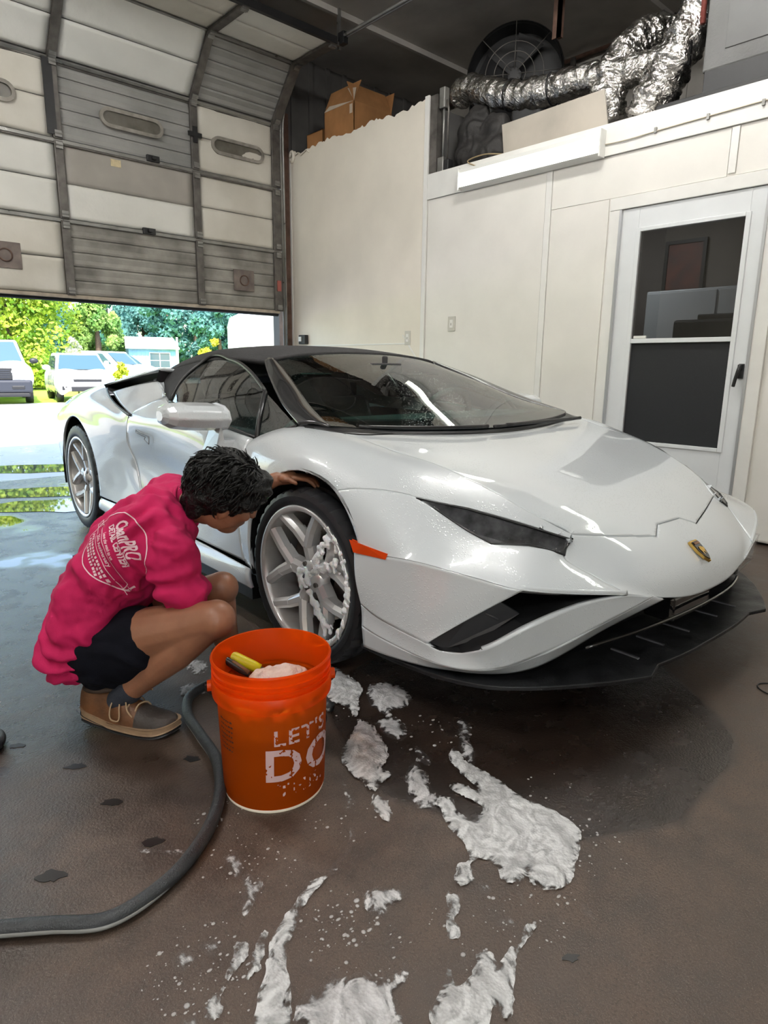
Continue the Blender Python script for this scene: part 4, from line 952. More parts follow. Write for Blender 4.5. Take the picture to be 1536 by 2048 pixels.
# ---- wheels
def wheel(cu, cv, cw, side, steer, Rt, W):
    w = bpy.data.objects.new('wheel', None); COL.objects.link(w); w.parent = car
    w.location = (cu, -cv*side, cw); w.rotation_euler = (0, 0, steer if side > 0 else steer); w.scale = (1, 1, 1)
    # local: axle along y; outside is -y for side 1
    MX = rotx(PI/2) if side > 0 else rotx(-PI/2)     # lathe z -> outside
    h = W/2; q = MB()
    prof = [(.252, -h*.80), (.262, -h*.95), (.285, -h), (Rt-.012, -h*.95), (Rt-.002, -h*.75), (Rt, -h*.5), (Rt-.008, -h*.42), (Rt-.008, -h*.36), (Rt, -h*.3), (Rt, -h*.06), (Rt-.008, -.008), (Rt-.008, .008), (Rt, h*.06), (Rt, h*.3), (Rt-.008, h*.36), (Rt-.008, h*.42), (Rt, h*.5), (Rt-.002, h*.75), (Rt-.010, h*.93), (Rt-.03, h*.985), (.300, h), (.285, h*1.0), (.272, h*.97), (.262, h*.90), (.255, h*.84)]
    nseg = 144
    def mod(a, k):
        if k in (3, 4, 5, 16, 17, 18): return -.006 if int(a/(2*PI)*nseg+.5) % 4 == 0 else 0
        return 0
    q.lathe(prof, nseg, MX, mod=mod); q.build('tyre', M_tyre, w, auto=35)
    q = MB(); pr_ = [(.257, h*.86), (.266, h*.93), (.268, h*.965), (.262, h*.985), (.252, h*.97), (.246, h*.80), (.238, h*.45), (.226, -.02), (.226, -h*.8), (.25, -h*.86)]
    q.lathe(pr_, 72, MX); q.build('rim', M_rimd, w, True)
    q = MB(); q.lathe([(.2535, h*.955), (.268, h*.967), (.263, h*.992), (.2500, h*.975), (.2465, h*.93)], 72, MX); q.build('rim_lip', M_rim, w, True)
    zf = h*.88
    for k in range(5):
        a0 = PI/2+2*PI*k/5+.16
        q = MB()
        def seg(p0, p1, w0, w1, z0, z1, dp):    # ridge-topped bar
            d = np.array(p1)-np.array(p0); d = d/np.linalg.norm(d); nrm = np.array((-d[1], d[0])); V = []
            for p, ww, z in ((p0, w0, z0), (p1, w1, z1)):
                p = np.array(p)
                for off, zz in ((-ww, z-dp), (-ww, z-.012), (-ww*.42, z), (ww*.42, z), (ww, z-.012), (ww, z-dp)):
                    r = p+nrm*off; V.append(tuple(MX @ Vector((r[0], r[1], zz))))
            q.add(V, [(i, (i+1) % 6, 6+(i+1) % 6, 6+i) for i in range(6)]+[(5, 4, 3, 2, 1, 0), (6, 7, 8, 9, 10, 11)])
        pol = lambda r, a: (r*math.cos(a), r*math.sin(a))
        seg(pol(.030, a0), pol(.128, a0), .027, .030, zf-.030, zf-.018, .05)
        for sgn in (1, -1):
            seg(pol(.112, a0), pol(.180, a0+sgn*.27), .024, .021, zf-.018, zf-.008, .045)
            seg(pol(.176, a0+sgn*.262), pol(.250, a0+sgn*.435), .0215, .0205, zf-.008, zf+.004, .04)
        q.build('spoke', M_rim, w)
    q = MB(); q.lathe([(.0, zf-.012), (.030, zf-.012), (.036, zf-.018), (.062, zf-.028), (.066, zf-.07)], 30, MX); q.build('hub', M_rim, w, True)
    for k in range(5):
        q = MB(); a = 2*PI*k/5+.75; q.lathe([(0, zf-.016), (.009, zf-.016), (.010, zf-.04)], 10, MX @ trans(.048*math.cos(a), .048*math.sin(a), 0)); q.build('wheel_bolt', M_darksteel, w)
    q = MB(); q.lathe([(.07, -.005), (.07, .022), (.180, .022), (.180, -.006), (.07, -.006)], 48, MX); q.build('brake_disc', M_disc, w)
    q = MB()
    pts = [(.125, -.5), (.195, -.55), (.205, 0), (.195, .55), (.125, .5)]
    if True:
        R1 = [(.120*math.cos(a), .120*math.sin(a)) for a in np.linspace(-.5, .5, 8)]+[(.200*math.cos(a), .200*math.sin(a)) for a in np.linspace(.52, -.52, 8)]
        q.prism([(p[0], p[1]) for p in R1], -.05, .055, MX @ rotz(.55 if side > 0 else PI-.55))
    q.build('brake_caliper', M_cal, w, bevel=.006)
    q = MB(); q.lathe([(0, -.06), (.215, -.06)], 30, MX); q.build('backing_plate', M_cblack, w)
    return w
for s in (1, -1):
    wheel(-.02, .835, .3275, s, .05, .3275, .250)
    wheel(-2.62, .815, .345, s, 0, .345, .300)
# ================================================================== THE MAN  (crouching beside the front wheel)
_fh = Vector((_fw.x, _fw.y, 0)).normalized()
def at(px, py, d):      # world point seen at a picture position, d metres ahead of the photographer
    v = _fw + _r*((px-768)/_f) - _u*((py-1024)/_f); t = d/v.dot(_fh); return Vector((0, 0, CAM_H)) + v*t
MF = Vector((_r0.x, _r0.y, 0)); ML = _fh.copy(); UP = Vector((0, 0, 1))        # he faces MF, his left is ML
M_skin = mat('skin', (.285, .128, .072), .42, var=.12, scale=14, bump=.05, bscale=120, sss=.12)
M_shirt = mat('pink_cotton', (.50, .004, .085), .85, var=.07, scale=9, bump=.12, bscale=450)
M_shorts = mat('navy_shorts', (.0045, .005, .009), .9, var=.2, scale=20, bump=.1, bscale=300, spec=.15)
M_sock = mat('dark_sock', (.020, .024, .036), .9, bump=.3, bscale=300)
M_hair = mat('black_hair', (.003, .0028, .0028), .38, bump=.5, bscale=90, spec=.28)
from mathutils import noise as mnoise
def fuse(mb, voxel, it=6, fac=.6):
    me = mb.mesh('tmp'); o = bpy.data.objects.new('tmp', me); COL.objects.link(o)
    r = o.modifiers.new('r', 'REMESH'); r.mode = 'VOXEL'; r.voxel_size = voxel
    s = o.modifiers.new('s', 'SMOOTH'); s.factor = fac; s.iterations = it
    dg = bpy.context.evaluated_depsgraph_get(); dg.update()
    m2 = bpy.data.meshes.new_from_object(o.evaluated_get(dg)); bpy.data.objects.remove(o); bpy.data.meshes.remove(me)
    for p in m2.polygons: p.use_smooth = True
    return m2
def displace(me, fn):
    me.update(); n = len(me.vertices); nr = [v.normal.copy() for v in me.vertices]
    for v, q in zip(me.vertices, nr): v.co = v.co + q*fn(v.co)
    me.update()
def chain(mb, pts):     # pts: (Vector, radius)
    for (a, ra), (b, rb) in zip(pts, pts[1:]): mb.cone(a, b, ra, rb)
dN, dM, dF = 1.79, 1.90, 2.03
hipN, kneeN, ankN = at(205, 1292, 1.83), at(428, 1238, 1.735), at(238, 1398, 1.80)
hipF, kneeF, ankF = at(238, 1272, 2.03), at(440, 1176, 2.05), at(462, 1335, 2.11)
pel = at(190, 1268, 1.93); sp1 = at(208, 1190, 1.93); sp2 = at(268, 1095, 1.93); sp3 = at(322, 1030, 1.935); nk0 = at(362, 1018, 1.94); nk1 = at(398, 1008, 1.94)
shN, elN, wrN = at(340, 1100, 1.775), at(380, 1218, 1.80), at(412, 1228, 1.95)
shF, elF = at(342, 998, 2.10), at(452, 1000, 2.27)
carM = Matrix.Translation(Vector((CX, CY, 0))) @ Matrix.Rotation(math.atan2(-math.cos(CA), math.sin(CA)), 4, 'Z')
def cpt(u, v, w): return carM @ Vector((u, -v, w))
hnd = cpt(-.075, .905, .672); wrF = cpt(-.16, .96, .672)
hc = at(455, 992, 1.93)                                  # head centre
hf = (MF*.80 + ML*.38 - UP*.50).normalized(); hu = (UP*.86 - ML*.22 + MF*.30); hu = (hu - hf*hu.dot(hf)).normalized(); hs = hu.cross(hf)   # forward, up, his left
HM = Matrix(((hf.x, hs.x, hu.x, hc.x), (hf.y, hs.y, hu.y, hc.y), (hf.z, hs.z, hu.z, hc.z), (0, 0, 0, 1)))
man = thing('person', 'person in pink printed t-shirt and dark shorts crouching to clean the front wheel', 'person', (0, 0, 0))
b = MB()
for h, k, a, sgn in ((hipN, kneeN, ankN, -1), (hipF, kneeF, ankF, 1)):
    mid = h.lerp(k, .5)
    chain(b, [(h, .088), (mid + UP*.004, .076), (k, .054)]); b.ball(k + MF*.006, .056, 16, 10)
    calf = k.lerp(a, .36) - UP*.012 - MF*.012
    chain(b, [(k, .050), (calf, .054), (k.lerp(a, .72), .040), (a, .034)])
chain(b, [(pel, .095), (sp1, .09), (sp2, .09), (sp3 - UP*.015, .072), (nk0, .054), (nk1, .054)])
chain(b, [(shN, .05), (sp3 - UP*.02, .06), (shF - UP*.02, .045)])
chain(b, [(shN, .052), (shN.lerp(elN, .5), .046), (elN, .038), (elN.lerp(wrN, .4), .038), (wrN, .026)])
chain(b, [(shF - UP*.015, .045), (shF.lerp(elF, .5), .045), (elF, .038), (elF.lerp(wrF, .4), .037), (wrF, .026)])
# neck into head
chain(b, [(nk1, .056), (HM @ Vector((-.035, 0, -.06)), .056)])
def hb(c, r, mm=None): b.ball((0, 0, 0), r, 20, 14, HM @ trans(*c) @ (mm or Matrix.Identity(4)))
hb((-.012, 0, .022), (.098, .076, .088)); hb((.022, 0, -.022), (.068, .062, .085)); hb((.040, 0, -.082), (.042, .040, .034)); hb((.0, .045, -.05), (.05, .022, .045)); hb((.0, -.045, -.05), (.05, .022, .045))
hb((.088, 0, -.012), (.020, .011, .024)); hb((.098, 0, -.024), (.013, .014, .011)); hb((.078, 0, .022), (.016, .050, .012)); hb((.080, 0, -.055), (.013, .022, .006)); hb((.077, 0, -.066), (.013, .020, .007))
for s in (1, -1):
    hb((-.008, s*.078, -.012), (.019, .008, .030), rotz(s*.35)); hb((-.006, s*.075, -.036), (.010, .007, .010)); hb((.058, s*.040, -.018), (.026, .018, .02))
# hands: palm, four bent fingers, thumb
def hand(wr, palm, dirf, side, up, curl, sc=1.0):
    d = dirf.normalized(); s = (side - d*side.dot(d)).normalized(); n = up
    b.cone(wr, palm - d*.01, .025*sc, .026*sc, 12)
    for o_ in (-.024, -.008, .008, .024): b.cone(palm - d*.03 + s*o_*.8*sc, palm + d*.030*sc + s*o_*sc, .017*sc, .0115*sc, 10)
    for o_, L_ in ((-.029, .055), (-.0095, .070), (.0098, .076), (.030, .068)):
        p = palm + d*.035*sc + s*o_*sc
        q1 = p + (d*math.cos(curl*.3) - n*math.sin(curl*.3))*L_*.42*sc; q2 = q1 + (d*math.cos(curl) - n*math.sin(curl))*L_*.32*sc; q3 = q2 + (d*math.cos(curl*1.6) - n*math.sin(curl*1.6))*L_*.26*sc
        b.cone(p, q1, .0095*sc, .0088*sc, 10); b.cone(q1, q2, .0088*sc, .008*sc, 10); b.cone(q2, q3, .008*sc, .007*sc, 10)
    p = palm - d*.012*sc + s*.032*sc; q1 = p + (s*.75 + d*.6)*.034*sc; q2 = q1 + (d*.85 + s*.2 - n*.4)*.030*sc
    b.cone(p, q1, .013*sc, .0105*sc, 10); b.cone(q1, q2, .0105*sc, .008*sc, 10)
cF = (cpt(1, 0, 0) - cpt(0, 0, 0)); cR = (cpt(0, 1, 0) - cpt(0, 0, 0))
hand(wrF, cpt(-.105, .925, .682), (cF*.72 - cR*.55 + UP*.05), (cF*.55 + cR*.72), UP, .55)
hand(wrN, wrN + (ML*.05 - UP*.03), (ML - UP*.6), -MF, -MF, .8)
body = fuse(b, .0045, 5); body.materials.append(M_skin); bo_ = link('body', body, M_skin, man)
# eyes and brows
for s in (1, -1):
    q = MB(); q.ball((0, 0, 0), (.007, .013, .006), 12, 8, HM @ trans(.078, s*.032, .004)); q.build('eye', mat('eye_dark', (.03, .02, .015), .2), man, True)
    q = MB(); q.tube([HM @ Vector((.086, s*.012, .020)), HM @ Vector((.087, s*.032, .026)), HM @ Vector((.072, s*.052, .020))], .004, 6); q.build('eyebrow', M_hair, man, True)
# hair: cap with clumps and loose strands
h = MB()
def hh(c, r): h.ball((0, 0, 0), r, 22, 16, HM @ trans(*c))
hh((-.022, 0, .038), (.108, .090, .090)); hh((-.055, 0, .0), (.075, .083, .085)); hh((.045, 0, .070), (.062, .070, .050)); hh((-.07, 0, -.045), (.045, .062, .04))
for s in (1, -1): hh((-.035, s*.066, .005), (.045, .026, .046)); hh((.032, s*.066, .040), (.045, .018, .028)); hh((-.075, s*.045, -.045), (.030, .032, .045))
hm = fuse(h, .006, 4)
def hd(co):
    l = HM.inverted() @ co; a = math.atan2(l.z-.02, l.x); r = .5+.5*math.sin(26*l.y*3+7*a+5*mnoise.noise(co*14)); return .007*r + .012*mnoise.noise(co*28)
displace(hm, hd); hm.materials.append(M_hair); hair = link('hair', hm, M_hair, man)
rr = random.Random(5); q = MB()
for i in range(420):
    th = rr.uniform(0, 2*PI); ph = rr.uniform(-.45, 1.35); dirv = Vector((math.cos(ph)*math.cos(th), math.cos(ph)*math.sin(th), math.sin(ph)))
    if dirv.x > .55 and dirv.z < .45: continue
    if dirv.z < -.1 and dirv.x > -.25: continue
    p0 = Vector((-.022+.109*dirv.x, .091*dirv.y, .030+.092*dirv.z)); tang = Vector((-.35+rr.uniform(-.5, .5), rr.uniform(-.5, .5)+.5*dirv.y, -.9)); tang = (tang - dirv*tang.dot(dirv)).normalized()
    L_ = rr.uniform(.03, .065); pts = []
    for k in range(5):
        t = k/4; pts.append(HM @ (p0 + tang*L_*t + dirv*(.010*math.sin(PI*t) + .004 + (.012*t*t if rr.random() < .3 else 0))))
    q.tube(pts, [.0035, .0036, .003, .0022, .0006], 5)
for i in range(5):
    p0 = HM @ Vector((-.10, -.05+.02*i, .05)); q.tube([p0, p0 - MF*.02 + UP*.012, p0 - MF*.045 + UP*.02 + ML*(.01*i-.02)], [.0011, .0009, .0004], 4)
o = q.build('hair_strands', M_hair, hair, True); o['kind'] = 'stuff'
# t-shirt
t = MB()
for off, r0 in ((-.105, .86), (-.05, 1.0), (.05, 1.0), (.105, .86)):
    o_ = ML*off
    chain(t, [(pel + o_*1.0 - UP*.010 - MF*.012, .118*r0), (sp1 + o_*1.05, .124*r0), (sp2 + o_*1.1 - MF*.004, .122*r0), (sp3 + o_*1.05 - UP*.008, .104*r0)])
chain(t, [(shN, .078), (sp3, .092), (shF, .084)]); chain(t, [(sp3, .09), (nk0 - MF*.01, .068)])
for s_, e_, f in ((shN, elN, .72), (shF, elF, .62)):
    m_ = s_.lerp(e_, f); chain(t, [(s_, .072), (s_.lerp(e_, f*.5), .070), (m_, .074)])
tm = fuse(t, .007, 6)
spd = (sp3-pel).normalized()
def wrinkle(co):
    r = co - pel; a = r.dot(spd); c_ = r.dot(ML); w = mnoise.noise(co*7)*.010
    w += .0055*math.sin(70*a + 14*mnoise.noise(co*6) + 18*abs(c_))*max(0, 1-a/.22)             # bunched folds at the waist
    w += .006*math.sin(60*(a*.5 + c_*.9) + 9*mnoise.noise(co*5))*max(0, mnoise.noise(co*4+Vector((3, 1, 0)))+.25)
    d = (co-shN).length; w += .006*math.sin(95*d + 6*mnoise.noise(co*9))*max(0, 1-abs(d-.12)/.10)
    w += .0035*mnoise.noise(co*38) + .004*math.sin(120*(a*.8+c_*.5) + 10*mnoise.noise(co*8))*max(0, mnoise.noise(co*5)); return w*1.7
displace(tm, wrinkle); tm.materials.append(M_shirt); shirt = link('t_shirt', tm, M_shirt, man); shirt['label'] = 'pink t-shirt with a white print on the back'
q = MB(); ax_ = (nk1-nk0).normalized(); e1 = ax_.orthogonal().normalized(); e2 = ax_.cross(e1)
q.tube([nk0 + ax_*.012 + (e1*math.cos(a)+e2*math.sin(a))*.068 for a in np.linspace(0, 2*PI, 33)[:-1]], .006, 8, closed=True); q.build('collar', M_shirt, shirt, True)
# shorts and socks
s_ = MB()
chain(s_, [(hipN - MF*.01, .112), (pel - UP*.03, .118), (hipF, .112)])
for h, k in ((hipN, kneeN), (hipF, kneeF)):
    m_ = h.lerp(k, .32); chain(s_, [(h - UP*.01, .112), (m_ - UP*.006, .098)]); s_.cone(h - UP*.06, m_ - UP*.075 + MF*.02, .078, .060)
sm_ = fuse(s_, .008, 5); displace(sm_, lambda co: .008*mnoise.noise(co*9) + .004*math.sin(80*co.z + 9*mnoise.noise(co*8))); sm_.materials.append(M_shorts); link('shorts', sm_, M_shorts, man)
def shoe(heel, toe, side, label):
    ax = (toe-heel); L_ = ax.length; ax = ax.normalized(); sd_ = UP.cross(ax)
    Mx = Matrix(((ax.x, sd_.x, 0, heel.x), (ax.y, sd_.y, 0, heel.y), (ax.z, sd_.z, 1, heel.z), (0, 0, 0, 1))) @ Matrix.Diagonal((L_/.30, 1, 1, 1))
    root = bpy.data.objects.new('shoe', None); COL.objects.link(root); root.parent = man
    xs_ = [0, .012, .05, .11, .17, .22, .265, .292, .30]; hw = [.008, .030, .038, .037, .044, .049, .045, .026, .006]; cy = [0, 0, 0, .003*side, .002*side, -.002*side, -.006*side, -.010*side, -.012*side]
    def outline(k=1.0, ext=0): return [(x if 0 < i < 8 else x+(ext if i else -ext), c+(w+ext)*k) for i, (x, w, c) in enumerate(zip(xs_, hw, cy))], [(x, c-(w+ext)*k) for x, w, c in zip(xs_, hw, cy)]
    l0, r0 = outline(1, .005); P = [tuple(v[:2]) for v in spline([(x, y, 0) for x, y in l0], 26)] + [tuple(v[:2]) for v in spline([(x, y, 0) for x, y in r0[::-1]], 26)]
    lift = lambda x: .012*max(0, (x-.22)/.08)**2 + .018*max(0, (.12-x)/.12)
    def slab(z0, z1, nm, m_):
        q = MB(); n = len(P); V = [Mx @ Vector((x, y, z0+lift(x))) for x, y in P] + [Mx @ Vector((x, y, z1+lift(x)*.9+(.010*max(0, (.10-x)/.1)))) for x, y in P]
        q.add(V, [tuple(range(n)), tuple(range(2*n-1, n-1, -1))]+[(i, (i+1) % n, n+(i+1) % n, n+i) for i in range(n)]); return q.build(nm, m_, root, bevel=.003)
    slab(0, .010, 'outsole', M_cblack); slab(.010, .030, 'midsole', mat('midsole_tan', (.26, .17, .10), .6, var=.25, scale=20))
    secs = [(.004, .026, .098), (.03, .037, .116), (.07, .039, .112), (.105, .039, .118), (.14, .042, .108), (.18, .046, .086), (.22, .048, .068), (.26, .043, .058), (.288, .027, .047), (.299, .004, .036)]
    rows = []
    for x, w, z in secs:
        cyx = float(np.interp(x, xs_, cy)); r = []
        for a in np.linspace(0, PI, 11):
            c, s = math.cos(a), math.sin(a); r.append((x, cyx + w*(abs(c)**.8)*(1 if c > 0 else -1)*(1.08-.22*s), .024+lift(x)*.9 + (z-.024)*(s**.75)))
        rows.append(r)
    S_ = grid_eval(rows, 50, 30).reshape(-1, 3); V = [tuple(Mx @ Vector(v)) for v in S_]; F = grid_faces(50, 30)
    cutT = [f for f in F if S_[f[0]][0] > .195]; cutB = [f for f in F if S_[f[0]][0] <= .195]
    for nm, FF, m_ in (('upper', cutB, mat('leather_brown', (.17, .066, .020), .55, col2=(.075, .030, .012), scale=14, bump=.15, bscale=120)), ('toe_cap', cutT, mat('leather_dark', (.030, .022, .018), .6, var=.3, scale=20, bump=.15, bscale=120))):
        used = sorted({i for f in FF for i in f}); mp = {k: j for j, k in enumerate(used)}
        link(nm, new_mesh(nm, [V[k] for k in used], [tuple(mp[i] for i in f) for f in FF], True), m_, root)
    q = MB(); q.tube([Mx @ Vector((.065+.052*math.cos(a), .036*math.sin(a), .120+.006*math.cos(a))) for a in np.linspace(0, 2*PI, 25)[:-1]], .008, 8, closed=True); q.build('shoe_collar', mat('collar_brown', (.05, .03, .02), .8), root, True)
    M_lace = mat('lace_tan', (.36, .25, .15), .8)
    for i in range(4):
        x = .125+.022*i; z = .114-.0120*i + .004
        q = MB(); q.tube(spline([Mx @ Vector((x, -.030, z-.018)), Mx @ Vector((x+.004, -.012, z+.004)), Mx @ Vector((x+.012, .012, z+.003)), Mx @ Vector((x+.014, .030, z-.018))], 10), .0028, 6); q.build('lace', M_lace, root, True)
    q = MB()
    q.tube([Mx @ Vector(v) for v in spline([(.13, -.012*1, .108), (.125, -.045, .085), (.135, -.058, .048), (.15, -.055, .045), (.15, -.040, .085), (.135, -.012, .108)], 24)], .0024, 6)
    q.tube([Mx @ Vector(v) for v in spline([(.13, .0, .108), (.165, -.030, .10), (.185, -.050, .080), (.20, -.052, .066)], 16)], .0024, 6)
    q.tube([Mx @ Vector(v) for v in spline([(.13, .01, .108), (.18, .03, .125), (.20, .05, .105), (.17, .05, .10), (.14, .02, .108)], 20)], .0024, 6)
    q.build('lace_bow', M_lace, root, True)
    return root
shoe(Vector((.566, 1.975, 0)), Vector((.730, 1.705, 0)), -1, 'near')
fa = Vector((ankF.x, ankF.y, 0)); shoe(fa - MF*.07 + ML*.01, fa + MF*.22 + ML*.03, 1, 'far')
for a, k in ((ankN, kneeN), (ankF, kneeF)):
    q = MB(); dn = (k-a).normalized(); chain(q, [(a - UP*.06 , .036), (a, .038), (a + dn*.05, .042)]); mm_ = fuse(q, .006, 4); mm_.materials.append(M_sock); link('sock', mm_, M_sock, man)
# ---- print on the back of the shirt, laid onto the cloth
bv = BVHTree.FromPolygons([v.co.copy() for v in tm.vertices], [tuple(p.vertices) for p in tm.polygons])
ey_ = (MF*.93 + UP*.36 + ML*.12).normalized(); ex_ = (-UP*.80 - ML*.55 + MF*.10); ex_ = (ex_ - ey_*ex_.dot(ey_)).normalized(); nn = ex_.cross(ey_).normalized()
_co = Vector((0, 0, CAM_H)); hit = bv.ray_cast(_co, (at(219, 1090, 1.8)-_co).normalized())[0]; pc_ = hit if hit else at(226, 1094, 1.84)
def on_shirt(a, b_):
    p = pc_ + ex_*a + ey_*b_; hit = bv.ray_cast(p + nn*.4, -nn)
    return (hit[0] + nn*.0022) if hit[0] is not None else None
def text_mesh(txt, size, bold=0.0, space=1.0):
    cu = bpy.data.curves.new('txt', 'FONT'); cu.body = txt; cu.size = size; cu.align_x = 'CENTER'; cu.align_y = 'CENTER'; cu.offset = bold; cu.space_character = space; cu.resolution_u = 3; cu.fill_mode = 'FRONT'
    o = bpy.data.objects.new('txt', cu); COL.objects.link(o); dg = bpy.context.evaluated_depsgraph_get(); dg.update(); me = bpy.data.meshes.new_from_object(o.evaluated_get(dg)); bpy.data.objects.remove(o)
    V = [(v.co.x, v.co.y) for v in me.vertices]; F = [tuple(p.vertices) for p in me.polygons]; bpy.data.meshes.remove(me); return V, F
M_print = mat('shirt_print', (.85, .62, .68), .7)
def print_on(V, F, mapper, name, m, parent):
    W = [mapper(*p) for p in V]
    G = [f for f in F if all(W[i] is not None for i in f)]
    used = sorted({i for f in G for i in f})
    if not used: return None
    mp = {k: j for j, k in enumerate(used)}
    return link(name, new_mesh(name, [W[k] for k in used], [tuple(mp[i] for i in f) for f in G]), m, parent)
def fine(V, F, step):       # split long edges so print follows the cloth
    bm_ = bmesh.new(); vs = [bm_.verts.new((x, y, 0)) for x, y in V]
    for f in F:
        try: bm_.faces.new([vs[i] for i in f])
        except ValueError: pass
    bmesh.ops.triangulate(bm_, faces=bm_.faces[:])
    for _ in range(4):
        es = [e for e in bm_.edges if e.calc_length() > step]
        if not es: break
        bmesh.ops.subdivide_edges(bm_, edges=es, cuts=1); bmesh.ops.triangulate(bm_, faces=bm_.faces[:])
    bm_.verts.index_update(); out = [(v.co.x, v.co.y) for v in bm_.verts], [tuple(v.index for v in f.verts) for f in bm_.faces]; bm_.free(); return out
def band(pts, w, closed=True):
    V = []; n = len(pts)
    for i in range(n):
        a = np.array(pts[i-1 if closed or i else 0]); b_ = np.array(pts[(i+1) % n if closed else min(i+1, n-1)]); d = b_-a; d = d/(np.linalg.norm(d)+1e-9); nn_ = np.array((-d[1], d[0])); p = np.array(pts[i]); V += [tuple(p-nn_*w), tuple(p+nn_*w)]
    return V, [(2*i, 2*((i+1) % n), 2*((i+1) % n)+1, 2*i+1) for i in range(n if closed else n-1)]
RP = .095
V, F = band([(RP*math.cos(a), RP*math.sin(a)) for a in np.linspace(0, 2*PI, 97)[:-1]], .0016); V, F = V, F; print_on(V, F, on_shirt, 'print_ring', M_print, shirt)
for txt, sz, y, bold, sx in (('CleanPRO', .050, .043, .0016, .50), ('DETAIL CENTER', .0235, .014, .0009, .68), ('Leave the wash to us', .0115, -.006, .0002, .85), ('20th Anniversary', .0165, -.0265, .0003, .80)):
    V, F = text_mesh(txt, sz, bold); V = [(a*sx, b_+y) for a, b_ in V]; V, F = fine(V, F, .012); print_on(V, F, on_shirt, 'print_line', M_print, shirt)
# small unreadable lines under the banner stay as broken strokes
rr = random.Random(3); V = []; F = []
for y, wd in ((-.050, .070), (-.061, .060), (-.072, .046)):
    x = -wd
    while x < wd:
        l_ = rr.uniform(.003, .008); n = len(V); V += [(x, y-.0035), (x+l_, y-.0035), (x+l_, y+.0035), (x, y+.0035)]; F.append((n, n+1, n+2, n+3)); x += l_+rr.uniform(.002, .005)
o = print_on(*fine(V, F, .012), on_shirt, 'print_small', M_print, shirt)
for yb in (-.0145, -.038):
    pts = [(x, yb + .10*x*x) for x in np.linspace(-.085, .085, 30)]; print_on(*band(pts, .0009, False), on_shirt, 'print_banner', M_print, shirt)
for sx in (1, -1):
    pts = [(sx*.085, -.0138), (sx*.085, -.0373), (sx*.106, -.042), (sx*.098, -.031), (sx*.107, -.019), (sx*.085, -.020)]; pts2 = []
    for a, b_ in zip(pts, pts[1:]): pts2 += [tuple(np.array(a)*(1-t_)+np.array(b_)*t_) for t_ in np.linspace(0, .9, 6)]
    print_on(*band(pts2, .0009, False), on_shirt, 'print_banner', M_print, shirt)
# ================================================================== BUCKET, BRUSH, HOSE, FOAM
def foam_mat(name, col=(.86, .86, .85), thr=.5):
    m = bpy.data.materials.new(name); N, L = nodes(m); b = N['Principled BSDF']; out = N['Material Output']
    b.inputs['Base Color'].default_value = (*col, 1); b.inputs['Roughness'].default_value = .55; b.inputs['Subsurface Weight'].default_value = .25; b.inputs['Subsurface Radius'].default_value = (.01, .01, .01)
    tc = N.new('ShaderNodeTexCoord'); at_ = N.new('ShaderNodeAttribute'); at_.attribute_name = 'edge'
    n = N.new('ShaderNodeTexNoise'); n.inputs['Scale'].default_value = 60; n.inputs['Detail'].default_value = 5; n.inputs['Roughness'].default_value = .65; L.new(tc.outputs['Object'], n.inputs['Vector'])
    n2 = N.new('ShaderNodeTexNoise'); n2.inputs['Scale'].default_value = 15; n2.inputs['Detail'].default_value = 4; n2.inputs['Distortion'].default_value = 2.6; L.new(tc.outputs['Object'], n2.inputs['Vector'])
    v = N.new('ShaderNodeTexVoronoi'); v.inputs['Scale'].default_value = 150; L.new(tc.outputs['Object'], v.inputs['Vector'])
    a = N.new('ShaderNodeMix'); a.data_type = 'FLOAT'; a.inputs[0].default_value = .68; L.new(n.outputs['Fac'], a.inputs[2]); L.new(n2.outputs['Fac'], a.inputs[3])
    a2 = N.new('ShaderNodeMath'); a2.operation = 'MULTIPLY_ADD'; L.new(at_.outputs['Fac'], a2.inputs[0]); a2.inputs[1].default_value = .30; L.new(a.outputs[0], a2.inputs[2])
    mr = N.new('ShaderNodeMapRange'); mr.inputs['From Min'].default_value = thr-.17; mr.inputs['From Max'].default_value = thr-.05; mr.inputs['To Min'].default_value = .04; mr.inputs['To Max'].default_value = .97; L.new(a2.outputs[0], mr.inputs['Value'])
    cr = N.new('ShaderNodeValToRGB'); cr.color_ramp.elements[0].position = .36; cr.color_ramp.elements[1].position = .60; cr.color_ramp.elements[0].color = (*[c*.62 for c in col], 1); cr.color_ramp.elements[1].color = (*[min(1, c*1.12) for c in col], 1); L.new(n2.outputs['Fac'], cr.inputs['Fac']); L.new(cr.outputs[0], b.inputs['Base Color'])
    bp = N.new('ShaderNodeBump'); bp.inputs['Strength'].default_value = .5; bp.inputs['Distance'].default_value = .004; L.new(v.outputs['Distance'], bp.inputs['Height']); L.new(bp.outputs[0], b.inputs['Normal'])
    tr_ = N.new('ShaderNodeBsdfTransparent'); mx = N.new('ShaderNodeMixShader'); L.new(mr.outputs[0], mx.inputs[0]); L.new(tr_.outputs[0], mx.inputs[1]); L.new(b.outputs[0], mx.inputs[2]); L.new(mx.outputs[0], out.inputs[0])
    return m
M_foam = foam_mat('soap_foam', (.66, .66, .655), .64); M_foamthin = foam_mat('soap_film', (.62, .61, .61), .74)
def gnd(px, py): 
    v = _fw + _r*((px-768)/_f) - _u*((py-1024)/_f); t = -CAM_H/v.z; return (v.x*t, v.y*t)
def z5(pts): return [gnd(600+.6094*x, 1300+.6094*y) for x, y in pts]
def z4(pts): return [gnd(.5*x, 1300+.5*y) for x, y in pts]
